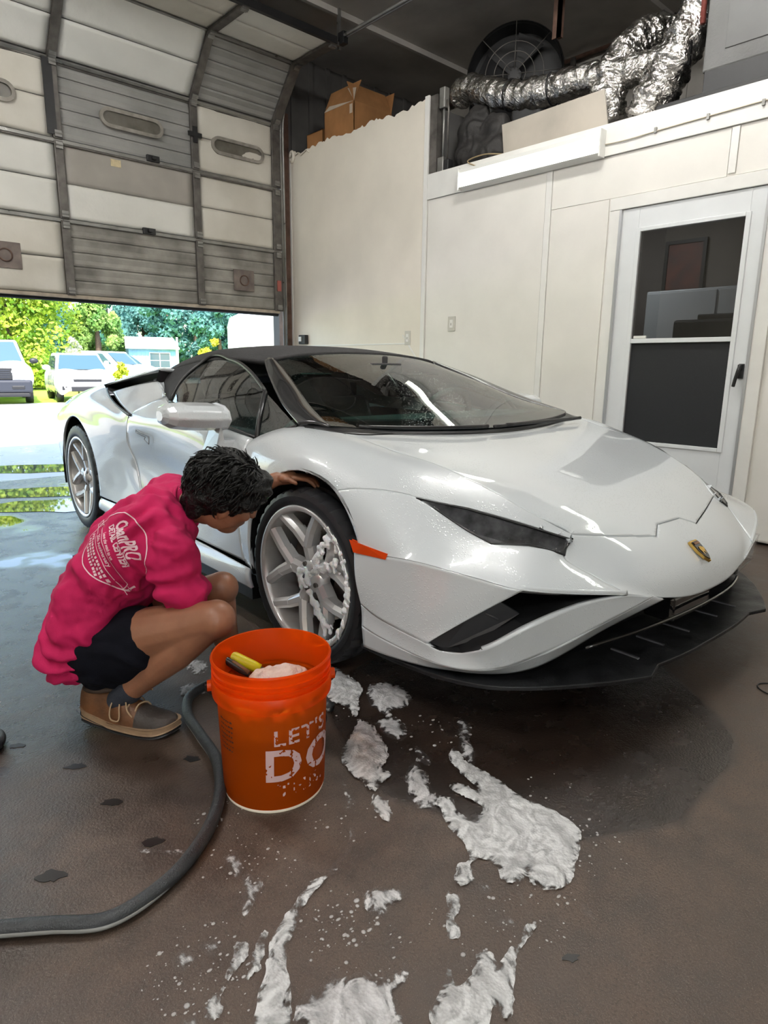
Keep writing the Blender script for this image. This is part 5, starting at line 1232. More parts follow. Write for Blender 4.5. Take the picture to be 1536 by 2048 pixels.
def ground_foam(name, poly, label, m=M_foam, hgt=.007, rag=.006, group='soap foam patches on the wet floor', step=.006):
    P = spline([(x, y, 0) for x, y in poly+poly[:1]], max(40, len(poly)*9))[:-1, :2]
    Q = []
    for i, p in enumerate(P):
        a = P[i-1]; b_ = P[(i+1) % len(P)]; d = b_-a; d = d/(np.linalg.norm(d)+1e-9)
        Q.append(tuple(p + np.array((-d[1], d[0]))*rag*(mnoise.noise(Vector((p[0]*45, p[1]*45, 1)))+.6*mnoise.noise(Vector((p[0]*130, p[1]*130, 4))))))
    A = np.array(Q); lo = A.min(0)-.01; hi = A.max(0)+.01; nu = int((hi[0]-lo[0])/step)+2; nv = int((hi[1]-lo[1])/step)+2
    X, Y = np.meshgrid(np.linspace(lo[0], hi[0], nu), np.linspace(lo[1], hi[1], nv), indexing='ij'); V = np.stack([X.ravel(), Y.ravel(), np.zeros(X.size)], 1)
    lk = np.ones(len(V), bool); lk[:] = False
    V, I, _ = trim(V, grid_faces(nu, nv), lk, Q, (0, 1))
    W, F = compact(V, I); W = np.array(W)
    if len(W) == 0: return None
    dist = np.min(np.linalg.norm(W[:, None, :2]-A[None, ::2, :], axis=2), axis=1)
    e = np.clip(dist/.028, 0, 1)
    for i, w in enumerate(W): w[2] = .0008 + hgt*math.sqrt(e[i])*(1+.7*mnoise.noise(Vector((w[0]*35, w[1]*35, 2)))) if e[i] > 0 else .0004
    c = W.mean(0)*np.array((1, 1, 0)); me = new_mesh(name, W-c, F, True); at_ = me.attributes.new('edge', 'FLOAT', 'POINT')
    at_.data.foreach_set('value', e.astype(np.float32)); o = link(name, me, m); o.location = c
    return tag(o, label, 'foam', group)
F = [
 (z5([(60,40),(105,55),(150,85),(205,130),(197,160),(180,222),(160,200),(140,188),(100,170),(85,110)]), 'small foam heap between the orange bucket and front tyre', .012, 0),
 (z5([(190,232),(235,250),(265,290),(291,350),(275,400),(302,410),(270,440),(242,470),(200,435),(155,395),(135,340),(160,300)]), 'thick diamond-shaped foam heap right of the bucket lettering', .014, 0),
 (z5([(235,475),(275,490),(300,540),(290,567),(250,535)]), 'small foam tail below the diamond-shaped heap', .007, 0),
 (z5([(222,120),(290,108),(352,140),(347,190),(300,200),(352,262),(332,302),(290,290),(253,238),(278,225),(230,180)]), 'lacy torn foam patch under the front bumper corner', .006, 1),
 (z5([(350,282),(372,310),(412,340),(426,380),(392,372),(420,410),(438,465),(470,490),(405,532),(365,490),(352,395),(378,365)]), 'thin foam ribbon left of the largest foam puddle', .005, 1),
 (z5([(450,490),(492,484),(522,540),(560,560),(602,522),(530,480),(488,452),(510,440),(585,468),(542,420),(488,340),(500,324),(560,380),(620,410),(720,480),(860,545),(922,600),(917,650),(902,720),(882,772),(800,788),(760,770),(742,735),(722,765),(665,762),(640,710),(600,690),(562,702),(566,772),(530,777),(504,742),(520,708),(556,690),(540,640),(490,590),(460,530)]), 'largest swirled foam puddle in the middle of the floor', .009, 0),
 (z5([(515,225),(545,235),(560,310),(578,350),(565,385),(530,350),(522,290)]), 'narrow foam streak above the largest puddle', .005, 1),
 (z5([(205,800),(235,785),(330,792),(345,800),(300,845),(265,882),(210,850)]), 'round foam blob below the diamond-shaped heap', .008, 1),
 (z5([(480,792),(518,812),(512,900),(524,945),(492,952),(484,870)]), 'upright foam strip below the largest puddle', .006, 0),
 (z5([(640,895),(685,876),(718,915),(680,908),(650,910)]), 'thin foam fleck under the largest puddle', .004, 1),
 (z5([(430,1250),(425,1190),(452,1140),(490,1048),(512,1110),(562,1070),(600,985),(632,1000),(640,1055),(690,980),(720,960),(750,903),(772,900),(742,960),(712,1010),(702,1100),(695,1200),(675,1217),(640,1160),(610,1250)]), 'branched foam patch at the lower edge', .007, 0),
 (z5([(-10,1260),(10,1130),(80,1100),(122,1040),(162,1075),(212,1050),(252,1082),(335,1045),(352,1018),(347,1092),(322,1140),(340,1260)]), 'wide ragged foam patch at the bottom edge beside the long streak', .006, 1),
 (z4([(1320,900),(1250,930),(1180,1010),(1130,1080),(1088,1160),(1060,1300),(1030,1400),(1018,1530),(1150,1530),(1162,1380),(1150,1200),(1172,1130),(1222,1020),(1292,932)]), 'long bright foam streak running to the bottom edge', .007, 0),
 (z4([(940,1168),(992,1175),(987,1230),(930,1300),(882,1392),(905,1300),(930,1230)]), 'slanted foam strip left of the long streak', .007, 0),
 (z4([(1072,1113),(1055,1200),(1032,1280),(988,1317),(1010,1250),(1035,1160)]), 'slim foam strip touching the left of the long streak', .006, 0),
 (z4([(690,1255),(730,1198),(778,1250),(740,1285),(700,1285)]), 'pale foam blot below the hose bend', .005, 1),
 (z4([(790,1182),(850,1152),(858,1235),(835,1225)]), 'triangular foam blot below the hose bend', .005, 1),
 (z4([(893,840),(930,803),(972,870),(952,912)]), 'grey foam drop in front of the bucket', .004, 1),
 (z4([(968,902),(1000,898),(1022,930),(1052,884),(1042,955),(980,1065),(970,960)]), 'forked foam splash in front of the bucket', .004, 1),
 (z4([(535,785),(600,795),(680,803),(748,805),(745,820),(650,815),(560,810)]), 'thin foam dash touching the hose', .004, 1),
 (z4([(1350,508),(1375,530),(1400,640),(1385,645),(1420,740),(1395,820),(1350,868),(1335,898),(1325,890),(1380,800),(1400,740),(1375,650),(1378,600)]), 'wavy foam trail beside the bucket foot', .003, 1),
 (z4([(835,1395),(862,1378),(888,1440),(850,1485),(818,1470),(820,1430)]), 'foam drop at the bottom left of the long streak', .005, 0),
 (z4([(735,1480),(775,1455),(790,1520),(690,1530)]), 'foam patch at the bottom edge left of the drop', .005, 1),
 (z4([(712,155),(760,132),(835,165),(790,190),(730,188)]), 'pale foam patch beside the brown shoe', .004, 1),
 (z4([(745,45),(800,40),(830,75),(800,105),(755,85)]), 'thin foam film behind the brown shoe', .003, 1),
 (z5([(720,790),(740,835),(722,825)]), 'tiny foam fleck left under the largest puddle', .003, 1),
 (z5([(925,830),(950,850),(970,885),(935,870)]), 'foam fleck right of the largest puddle', .003, 1),
 (z5([(575,780),(605,765),(625,790),(600,806)]), 'small foam dot inside the notch of the largest puddle', .005, 1)]
for poly, lab, hgt, thin in F: ground_foam('foam_patch', poly, lab, M_foamthin if thin else M_foam, hgt)
rr = random.Random(11); q = MB(); E_ = []
regions = [(z5([(100,200)])[0], .10, 25), (z5([(430,280)])[0], .12, 30), (z5([(820,450)])[0], .07, 10), (z5([(950,640)])[0], .10, 40), (z5([(750,850)])[0], .11, 45), (z5([(560,930)])[0], .09, 25), (z5([(200,960)])[0], .10, 60), (z4([(1000,860)])[0], .11, 50), (z4([(780,1260)])[0], .10, 80), (z4([(1350,1080)])[0], .08, 35), (z4([(880,640)])[0], .07, 25), (z4([(850,1420)])[0], .07, 25), (z5([(130,560)])[0], .09, 20)]
for (cx, cy), R_, n in regions:
    for k in range(n):
        a = rr.uniform(0, 2*PI); d = R_*math.sqrt(rr.random()); r = rr.choice([.001, .0012, .0015, .002, .0025, .0035])*rr.uniform(.6, 1.2)
        q.ball((cx+d*math.cos(a), cy+d*math.sin(a), .0005), (r*rr.uniform(.8, 1.8), r*rr.uniform(.8, 1.5), r*.35), 7, 4)
o = q.build('foam_specks', mat('foam_speck', (.42, .40, .39), .5), None, True); tag(o, 'tiny scattered soap specks on the wet floor', 'foam', None, 'stuff')
# foam clinging to the wheel
wf = MB(); rr = random.Random(4)
def wheel_pt(r, a, out=.118): return cpt(-.02 + r*math.cos(a)*math.cos(-.05), .835+out, .3275 + r*math.sin(a))
paths = [[(.262, .9-.12*i) for i in range(20)], [(.05+.02*i, .45) for i in range(10)], [(.06+.02*i, -.95+.02*i) for i in range(9)], [(.03, 2*PI*i/10) for i in range(10)], [(.10+.017*i, .80+.01*i) for i in range(9)]]
for P in paths:
    for r, a in P:
        for k in range(6):
            c = wheel_pt(r+rr.gauss(0, .009), a+rr.gauss(0, .06), .100+rr.uniform(0, .012)); wf.ball(c, rr.uniform(.006, .011), 8, 6)
wm = fuse(wf, .004, 14); wm.materials.append(M_foamw := mat('foam_white', (.86, .87, .88), .5, sss=.2, bump=.4, bscale=160)); o = link('wheel_foam', wm, M_foamw); tag(o, 'white soap suds clinging to the spokes of the front wheel', 'foam')

# ---- bucket
BX, BY = .829, 1.319
def bucket_mat():
    m = bpy.data.materials.new('orange_plastic'); N, L = nodes(m); b = N['Principled BSDF']; out = N['Material Output']
    b.inputs['Base Color'].default_value = (.93, .14, .004, 1); b.inputs['Roughness'].default_value = .32
    t = N.new('ShaderNodeBsdfTranslucent'); t.inputs[0].default_value = (1.0, .19, .006, 1); tp = N.new('ShaderNodeBsdfTransparent'); tp.inputs[0].default_value = (1.0, .30, .02, 1)
    m1 = N.new('ShaderNodeMixShader'); m1.inputs[0].default_value = .72; m2 = N.new('ShaderNodeMixShader'); m2.inputs[0].default_value = .68
    L.new(t.outputs[0], m1.inputs[1]); L.new(tp.outputs[0], m1.inputs[2]); L.new(b.outputs[0], m2.inputs[1]); L.new(m1.outputs[0], m2.inputs[2]); L.new(m2.outputs[0], out.inputs[0]); return m
M_buck = bucket_mat()
bk = thing('bucket', 'orange plastic five-gallon bucket of soapy water standing in front of the wheel', 'bucket', (BX, BY, 0))
ro = [(0, .006), (.118, .006), (.126, .0), (.131, .012), (.1385, .25), (.1395, .272), (.1500, .274), (.1510, .282), (.1510, .312), (.1495, .314), (.1430, .315), (.1430, .322), (.1495, .323), (.1500, .330), (.1445, .331), (.1445, .338), (.1495, .339), (.1500, .345), (.1460, .347), (.1460, .362), (.1505, .363), (.1515, .368), (.1490, .372), (.1455, .371), (.1440, .362), (.1380, .285)]
q = MB(); q.lathe(ro, 80); q.build('shell', M_buck, bk, auto=40)
q = MB(); q.lathe([(0, .012), (.1290, .014), (.1360, .200), (0, .200)], 48); q.build('water', mat('dirty_water', (.03, .014, .006), .15), bk, auto=40)
q = MB(); q.lathe([(.1262, -.0005), (.1275, .008), (.1295, .008), (.1285, -.0005)], 64); q.build('foot_ring', mat('ring_white', (.75, .68, .55), .5), bk, True)
aL = math.atan2(-_r0.y, -_r0.x)
for sgn in (0, 1):
    a = aL+.25+sgn*PI; q = MB(); q.lathe([(0, 0), (.014, 0), (.014, .010), (0, .010)], 16, rotz(a) @ trans(.151, 0, .295) @ roty(PI/2)); q.build('handle_lug', M_buck, bk)
pts = []
for k in range(25):
    t = k/24; a = aL+.25+PI*t; r = .165+.004*math.sin(PI*t); pts.append((r*math.cos(a)*1.0, r*math.sin(a)*1.0, .295-.10*math.sin(PI*min(t*1.0, 1))-.0))
# the wire bail hangs down behind the bucket
pts = [(.165*math.cos(aL+.25-PI*t), .165*math.sin(aL+.25-PI*t), .298-.13*math.sin(PI*t)**.8) for t in np.linspace(0, 1, 30)]
q = MB(); q.tube(pts, .0028, 6); q.build('bail', M_cblack, bk, True)
def on_bucket(a, z, off=.0012):
    R_ = np.interp(z, [.012, .25, .272], [.131, .1385, .1395])+off; th = a0_ + a/R_; return Vector((R_*math.cos(th), R_*math.sin(th), z))
a_cam = math.atan2(-BY, -BX)
M_bpr = mat('print_white', (.62, .42, .42), .6); M_bpk = mat('print_black', (.06, .015, .01), .6)
a0_ = a_cam + .56
def worn(V, F, keep=.86, seed=1):      # chipped lettering
    r_ = random.Random(seed); return V, [f for f in F if mnoise.noise(Vector((np.mean([V[i][0] for i in f])*120, np.mean([V[i][1] for i in f])*120, seed))) < keep-.55]
for txt, sz, z, x, bold, kp, st in (("LET'S", .058, .205, .0, .0009, .72, 1.05), ('DO', .118, .128, .004, .003, .95, 1.0), ('THIS.', .050, .062, .0, .0005, .42, 1.05)):
    V, F_ = text_mesh(txt, sz, bold, 1.12); V = [(a*1.12+x, b_+z) for a, b_ in V]; V, F_ = fine(V, F_, .005)
    # stencil bridges
    F_ = [f for f in F_ if not any(abs(np.mean([V[i][0] for i in f])-g) < .0022 for g in ((-.034, .040) if txt == 'DO' else ()))]
    V, F_ = worn(V, F_, kp, 3); print_on(V, F_, lambda a, z_: on_bucket(a, z_), 'print_line', M_bpr, bk)
a0_ = a_cam - .98
rr = random.Random(2); V = []; F_ = []
for row in range(7):
    x = -.024; z = .232-row*.013
    while x < .024:
        l_ = rr.uniform(.003, .008); n = len(V); h_ = rr.uniform(.003, .0055); V += [(x, z), (x+l_, z), (x+l_, z+h_), (x, z+h_)]; F_.append((n, n+1, n+2, n+3)); x += l_+rr.uniform(.0015, .004)
print_on(V, F_, lambda a, z_: on_bucket(a, z_), 'print_block', M_bpk, bk)
# foam heap in the bucket
fm = MB(); rr = random.Random(9)
for k in range(70):
    a = rr.uniform(0, 2*PI); d = .085*math.sqrt(rr.random()); fm.ball((.022*1+d*math.cos(a)*.95, -.010+d*math.sin(a)*.95, .262+.045*(1-(d/.09)**2)*rr.uniform(.5, 1)), rr.uniform(.016, .028), 10, 8)
for k in range(60):
    a = rr.uniform(0, 2*PI); d = rr.uniform(.0, .112); fm.ball((d*math.cos(a), d*math.sin(a), .246), rr.uniform(.012, .020), 8, 6)
fme = fuse(fm, .006, 3); displace(fme, lambda co: .004*mnoise.noise(co*70)+.003*mnoise.noise(co*30))
o = link('bucket_foam', fme, mat('foam_pink', (.80, .66, .60), .6, col2=(.62, .42, .33), scale=30, sss=.2, bump=.5, bscale=130)); o.location = (BX, BY, .0); tag(o, 'heap of dirty soap foam inside the orange bucket', 'foam')
# brush leaning over the rim
br = thing('brush', 'wheel brush with yellow handle leaning over the bucket rim', 'brush', (BX, BY, .0))
p1 = Vector((BX, BY, 0)); top_ = at(438, 1302, 1.62); tip = at(520, 1338, 1.615)
A_, B_ = top_-p1, tip-p1
d_ = (B_-A_).normalized()
q = MB(); q.tube([A_, A_+d_*.008, A_+d_*.03, A_+(B_-A_)*.5, A_+(B_-A_)*.85, B_], [.010, .0165, .0175, .0165, .015, .013], 14); q.build('handle', mat('brush_yellow', (.56, .52, .010), .4, var=.1, scale=30), br, True)
q = MB(); q.tube([B_, B_+d_*.05, B_+d_*.10-UP*.02], [.008, .007, .006], 8); q.build('rod', M_steel, br, True)
q = MB(); q.cone(B_+d_*.09-UP*.02, B_+d_*.17-UP*.07, .022, .026, 14); q.build('bristle_head', M_cblack, br, True)
b2 = thing('squeegee', 'black narrow brush lying under the yellow brush handle', 'brush', (BX, BY, 0))
A2 = at(424, 1302, 1.60)-p1; B2 = at(498, 1350, 1.585)-p1
q = MB(); q.tube([A2, A2+(B2-A2)*.2, A2+(B2-A2)*.8, B2], [.006, .011, .010, .006], 10); q.build('handle', M_cblack, b2, True)
q = MB(); q.tube([A2+(B2-A2)*.55+UP*.008, B2+UP*.007], .006, 8); q.build('bristles', mat('bristle_brown', (.16, .08, .03), .7), b2, True)
# ---- hose
hp = [(.02, 1.40), (.125, 1.292), (.169, 1.262), (.243, 1.208), (.33, 1.146), (.453, 1.159), (.562, 1.218), (.672, 1.331), (.749, 1.49), (.774, 1.633), (.804, 1.777), (.861, 1.866), (.944, 1.894), (1.05, 1.83), (1.12, 1.68), (1.16, 1.5)]
hs_ = thing('garden_hose', 'dark grey rubber hose curving past the bucket to the left edge', 'hose', (0, 0, 0))
M_hose = mat('hose_rubber', (.030, .033, .036), .38, var=.2, scale=40, bump=.3, bscale=300)
q = MB(); q.tube([(x, y, .0165) for x, y, _ in spline([(a, b_, 0) for a, b_ in hp], 160)], .0155, 14); q.build('tube', M_hose, hs_, True)
q = MB(); q.tube([(x, y, .0135) for x, y, _ in spline([(a-.011, b_-.004, 0) if i > 5 else (a-.005, b_-.012, 0) for i, (a, b_) in enumerate(hp)], 160)], .0055, 8); q.build('stripe', mat('hose_stripe', (.22, .22, .21), .4), hs_, True)
o2 = MB(); c = gnd(-55, 1500); o2.tube([(c[0]+.07*math.cos(a), c[1]+.07*math.sin(a), .0165) for a in np.linspace(0, 2*PI, 40)[:-1]], .0155, 12, closed=True); o = o2.build('hose_loop', M_hose, None, True); tag(o, 'end of a dark hose coil peeking in at the left edge', 'hose')
c = gnd(1560, 1385); o2 = MB(); o2.tube([(c[0]+.05*math.cos(a), c[1]+.07*math.sin(a), .003) for a in np.linspace(0, 2*PI, 40)[:-1]], .0025, 8, closed=True); o = o2.build('wire_loop', M_cblack, None, True); tag(o, 'thin dark wire loop on the floor at the right edge', 'wire')

# ================================================================== LOFT CLUTTER
M_card = mat('cardboard', (.33, .155, .055), .8, var=.18, scale=6, bump=.05, bscale=60); M_cardin = mat('cardboard_pale', (.55, .47, .38), .8, var=.1, scale=6)
def carton(x, y, z, sx, sy, sz, label, rz=0, flaps=True):
    t = thing('cardboard_box', label, 'box', (x, y, z), rz)
    for nm, a, b_ in (('side', (0, 0, 0), (.006, sy, sz)), ('side', (sx-.006, 0, 0), (sx, sy, sz)), ('side', (0, 0, 0), (sx, .006, sz)), ('side', (0, sy-.006, 0), (sx, sy, sz)), ('bottom', (0, 0, 0), (sx, sy, .006))):
        mb = MB(); mb.box(a, b_); mb.build(nm, M_card, t)
    if flaps:
        mb = MB(); mb.box((0, 0, 0), (.006, sy, .22), trans(0, 0, sz) @ roty(.42)); mb.build('flap', M_card, t)
        mb = MB(); mb.box((0, 0, 0), (sx, .006, .22), trans(0, 0, sz) @ rotx(-.50)); mb.build('flap', M_card, t)
        mb = MB(); mb.box((0, 0, 0), (.006, sy, .20), trans(sx-.01, 0, sz) @ roty(.2)); mb.build('flap', M_card, t)
        mb = MB(); mb.box((-.001, sy*.05, sz-.10), (0, sy*.14, sz-.02)); mb.build('paper_label', M_cardin, t)
        mb = MB(); mb.add([(.0, 0, sz), (-.004, sy, sz), (.10, sy*.6, sz+.20), (.03, 0, sz+.12)], [(0, 1, 2, 3)]); mb.build('liner', M_cardin, t)
    else:
        mb = MB(); mb.box((0, 0, sz-.006), (sx, sy, sz)); mb.build('lid', M_card, t)
    return t
carton(4.49, 5.39, 3.285, .50, .47, .30, 'brown cardboard box with open flaps on top of the tall wall')
carton(4.50, 5.90, 3.285, .40, .28, .17, 'low closed cardboard box left of the open one on the wall top', 0, False)
# flexible silver ducts
def foil_mat():
    m = mat('foil', (.62, .60, .57), .20, metal=1.0, var=.15, scale=6); N, L = nodes(m); b = N['Principled BSDF']
    tc = N.new('ShaderNodeTexCoord'); v = N.new('ShaderNodeTexNoise'); v.inputs['Scale'].default_value = 26; v.inputs['Detail'].default_value = 5; v.inputs['Distortion'].default_value = 1.2; L.new(tc.outputs['Object'], v.inputs['Vector'])
    bp = N.new('ShaderNodeBump'); bp.inputs['Strength'].default_value = .9; bp.inputs['Distance'].default_value = .02; L.new(v.outputs['Fac'], bp.inputs['Height']); L.new(bp.outputs[0], b.inputs['Normal']); return m
M_foil = foil_mat()
def duct(path, r, label, wr=.016, n=110, ring=.10):
    P = spline(path, n); rad = [r*(1+ring*math.sin(i*1.25)*1+.06*mnoise.noise(Vector((i*.21, r*9, 0)))) for i in range(n)]
    q = MB(); q.tube(P, rad, 28); me = q.mesh('duct', True); displace(me, lambda co: wr*mnoise.noise(co*11)+wr*.6*mnoise.noise(co*27))
    t = thing('flexible_duct', label, 'duct', (0, 0, 0)); link('foil_hose', me, M_foil, t)
    return t, P
t, P = duct([(4.84, 4.34, 3.42), (4.80, 4.22, 3.45), (4.76, 3.98, 3.36), (4.74, 3.70, 3.25), (4.76, 3.40, 3.20), (4.80, 3.05, 3.20), (4.84, 2.75, 3.18), (4.9, 2.5, 3.18)], .105, 'crumpled silver flexible duct lying along the loft edge', .018, 110, .05)
for i in (62, 40):
    p = Vector(P[i]); d = (Vector(P[i+1])-p).normalized(); e1 = d.orthogonal().normalized(); e2 = d.cross(e1); q = MB(); q.tube([p+(e1*math.cos(a)+e2*math.sin(a))*.112 for a in np.linspace(0, 2*PI, 30)[:-1]], .007, 6, closed=True); q.build('strap', M_black, t, True)
t, P = duct([(4.80, 2.80, 2.82), (4.80, 2.84, 2.97), (4.84, 2.85, 3.16), (4.95, 2.80, 3.36), (5.10, 2.72, 3.48), (5.26, 2.62, 3.50)], .13, 'fat brownish silver duct bending up beside the grey unit', .030, 110, .03)
t, P = duct([(4.70, 2.50, 2.78), (4.70, 2.42, 2.92), (4.72, 2.32, 3.10), (4.75, 2.24, 3.27), (4.79, 2.19, 3.44), (4.84, 2.16, 3.60)], .135, 'shiny silver foil duct slanting up to the grey unit', .034, 110, .02)
# sack
sk = MB(); 
for c_, r in (((4.72, 4.02, 2.86), (.15, .22, .155)), ((4.72, 3.82, 2.84), (.14, .22, .14)), ((4.72, 4.06, 3.04), (.12, .16, .15)), ((4.72, 4.0, 3.17), (.07, .11, .08)), ((4.72, 3.82, 3.0), (.10, .15, .14))): sk.ball(c_, r, 18, 12)
sme = fuse(sk, .012, 5); displace(sme, lambda co: .016*mnoise.noise(co*9)+.010*math.sin(45*co.y+20*co.z+8*mnoise.noise(co*7))*.6); o = link('sack', sme, mat('dark_fabric_bag', (.022, .020, .019), .65, var=.3, scale=12, bump=.2, bscale=90)); tag(o, 'crumpled dark bag slumped on the loft behind the tube light', 'bag')
# plywood board behind the header
q = MB(); BP = [(3.62, 2.705), (3.66, 2.99), (2.76, 3.01), (2.70, 2.705)]; n = 4
q.add([(4.60, y, z) for y, z in BP]+[(4.612, y, z) for y, z in BP], [(0, 1, 2, 3), (7, 6, 5, 4)]+[(i, 4+i, 4+(i+1) % 4, (i+1) % 4) for i in range(4)]); o = q.build('plywood_board', mat('ply_pale', (.45, .41, .35), .75, var=.15, scale=3)); tag(o, 'pale board standing on the loft edge under the silver duct', 'board')
# drum fan
fn = thing('drum_fan', 'large black drum fan standing on the loft behind the duct', 'fan', (5.30, 4.10, 3.66), 0)
fn.rotation_euler = (0, 0, .55)
R_ = .42
q = MB(); q.lathe([(R_, -.02), (R_+.015, 0), (R_, .02), (R_-.004, .02), (R_-.004, -.02)], 60, roty(PI/2) @ trans(0, 0, .0)); q.lathe([(R_, -.02), (R_, .22)], 60, roty(PI/2)); q.build('shroud', M_black, fn, True)
for r in (.10, .18, .26):
    q = MB(); q.tube([(-.03, r*math.cos(a), r*math.sin(a)) for a in np.linspace(0, 2*PI, 40)[:-1]], .004, 6, closed=True); q.build('guard_ring', M_darksteel, fn, True)
for k in range(8):
    a = 2*PI*k/8; q = MB(); q.tube([(-.03, .04*math.cos(a), .04*math.sin(a)), (-.03, R_*math.cos(a), R_*math.sin(a))], .004, 6); q.build('guard_wire', M_darksteel, fn, True)
for k in range(4):
    a = 2*PI*k/4+.3; q = MB(); V = [(.05, .05*math.cos(a-.3), .05*math.sin(a-.3)), (.09, .05*math.cos(a+.3), .05*math.sin(a+.3)), (.12, .36*math.cos(a+.42), .36*math.sin(a+.42)), (.05, .36*math.cos(a-.25), .36*math.sin(a-.25))]; q.add(V, [(0, 1, 2, 3)]); o = q.build('blade', M_black, fn); s = o.modifiers.new('s', 'SOLIDIFY'); s.thickness = .004
q = MB(); q.lathe([(0, .21), (R_, .21)], 60, roty(PI/2)); q.build('back_plate', M_black, fn)
q = MB(); q.lathe([(0, 0), (.06, 0), (.06, .12), (0, .12)], 24, roty(PI/2)); q.build('motor', M_black, fn, auto=40)
q = MB(); q.tube([(.1, -.40, -.15), (.1, -.44, -.94), (.1, .44, -.94), (.1, .40, -.15)], .016, 8); q.build('stand', M_black, fn, True)
# grey air handler
ah = thing('air_handler', 'large grey air handler unit on a black base at the loft edge', 'air handler', (4.60, .4, 2.715))
q = MB(); q.box((.0, -.1, .20), (1.0, 1.68, 1.40)); q.build('cabinet', mat('unit_grey', (.11, .11, .108), .6, var=.15, scale=3, bump=.15, bscale=60), ah, bevel=.012)
q = MB(); q.box((-.03, -.1, .0), (1.0, 1.95, .075)); q.build('base', M_black, ah, bevel=.006)
q = MB(); q.box((-.01, -.1, .075), (1.0, 1.66, .20)); q.build('drip_tray', M_black, ah, bevel=.004)
q = MB(); q.box((-.006, .1, .30), (0, 1.55, 1.2)); q.build('access_panel', mat('unit_grey2', (.115, .115, .113), .6, var=.12, scale=3), ah, bevel=.003)
q = MB(); q.tube([(.03, 1.72, .5), (.04, 1.74, 1.0), (.06, 1.76, 1.58)], .018, 8); q.build('pipe', mat('pipe_red', (.20, .05, .04), .6), ah, True)
q = MB(); q.tube([(.06, 1.80, .3), (.07, 1.80, 1.58)], .014, 8); q.build('pipe', M_black, ah, True)
# ================================================================== OUTSIDE
M_gravel = mat('gravel', (.42, .40, .38), .9, col2=(.66, .64, .62), scale=7, bump=.6, bscale=60, detail=12)
M_apron = mat('apron_concrete', (.46, .45, .43), .35, var=.15, scale=1.2, bump=.05, bscale=30, rvar=.25)
M_grass = mat('grass_green', (.22, .40, .035), .9, col2=(.42, .56, .06), scale=3, bump=.6, bscale=40)
mb = MB(); mb.box((-60, 6.75, -.10), (70, 9.6, -.004)); struct(mb.build('ground_apron', M_apron), 'pale concrete apron outside the bay')
mb = MB(); mb.box((-60, 9.6, -.12), (70, 19.6, -.012)); struct(mb.build('ground_gravel', M_gravel), 'light gravel yard')
mb = MB(); mb.box((-60, 19.6, -.14), (90, 140, -.02)); struct(mb.build('ground_grass', M_grass), 'bright green grass beyond the yard')
mb = MB(); mb.box((-60, -60, -.14), (-4.75, 6.75, -.02)); mb.box((-4.75, -60, -.14), (70, -4.35, -.02)); struct(mb.build('ground_back', M_gravel), 'gravel behind the building')
# puddles on the apron
M_pud = mat('puddle_water', (.10, .10, .09), .02, spec=.6)
for i, (px, py, a, b_) in enumerate([(75, 937, .75, .30), (60, 985, 1.1, .22), (120, 1010, .5, .25)]):
    c = gnd(px, py); n = 36; mb = MB()
    pts = [(a*math.cos(t)*(1+.22*mnoise.noise(Vector((math.cos(t)*2, math.sin(t)*2, i)))), b_*math.sin(t)*(1+.3*mnoise.noise(Vector((math.cos(t)*2, math.sin(t)*2, i+5))))) for t in np.linspace(0, 2*PI, n, endpoint=False)]
    mb.prism(pts, 0, .003, None); o = mb.build('puddle', M_pud); z = 0.0 if c[1] < 6.75 else (-.004 if c[1] < 9.6 else -.012)
    o.location = (c[0], c[1], z); o.rotation_euler = (0, 0, -.5); tag(o, ['oval puddle on the bright apron outside the bay', 'long puddle reflecting the trees near the rear wheel', 'small puddle just left of the rear wheel'][i], 'puddle')
# trees
def leaf_mat(name, c1, c2):
    m = bpy.data.materials.new(name); N, L = nodes(m); b = N['Principled BSDF']; out = N['Material Output']
    oi = N.new('ShaderNodeTexCoord'); n = N.new('ShaderNodeTexNoise'); n.inputs['Scale'].default_value = 1.6; n.inputs['Detail'].default_value = 8; L.new(oi.outputs['Object'], n.inputs['Vector'])
    r = N.new('ShaderNodeValToRGB'); r.color_ramp.elements[0].position = .35; r.color_ramp.elements[1].position = .65; r.color_ramp.elements[0].color = (*c1, 1); r.color_ramp.elements[1].color = (*c2, 1); L.new(n.outputs['Fac'], r.inputs['Fac']); L.new(r.outputs[0], b.inputs['Base Color']); b.inputs['Roughness'].default_value = .6
    t = N.new('ShaderNodeBsdfTranslucent'); L.new(r.outputs[0], t.inputs[0]); mx = N.new('ShaderNodeMixShader'); mx.inputs[0].default_value = .4; L.new(b.outputs[0], mx.inputs[1]); L.new(t.outputs[0], mx.inputs[2]); L.new(mx.outputs[0], out.inputs[0]); return m
M_leafA = leaf_mat('leaf_yellowgreen', (.15, .32, .035), (.50, .58, .07)); M_leafB = leaf_mat('leaf_green', (.12, .30, .08), (.38, .52, .14)); M_leafHaze = leaf_mat('leaf_haze_blue', (.06, .20, .19), (.16, .36, .34)); M_leafD = leaf_mat('leaf_yellow', (.40, .45, .03), (.70, .65, .08))  # blue cast of the far foliage is distance haze put into its colour
M_bark = mat('bark', (.10, .07, .05), .9, var=.3, scale=20)
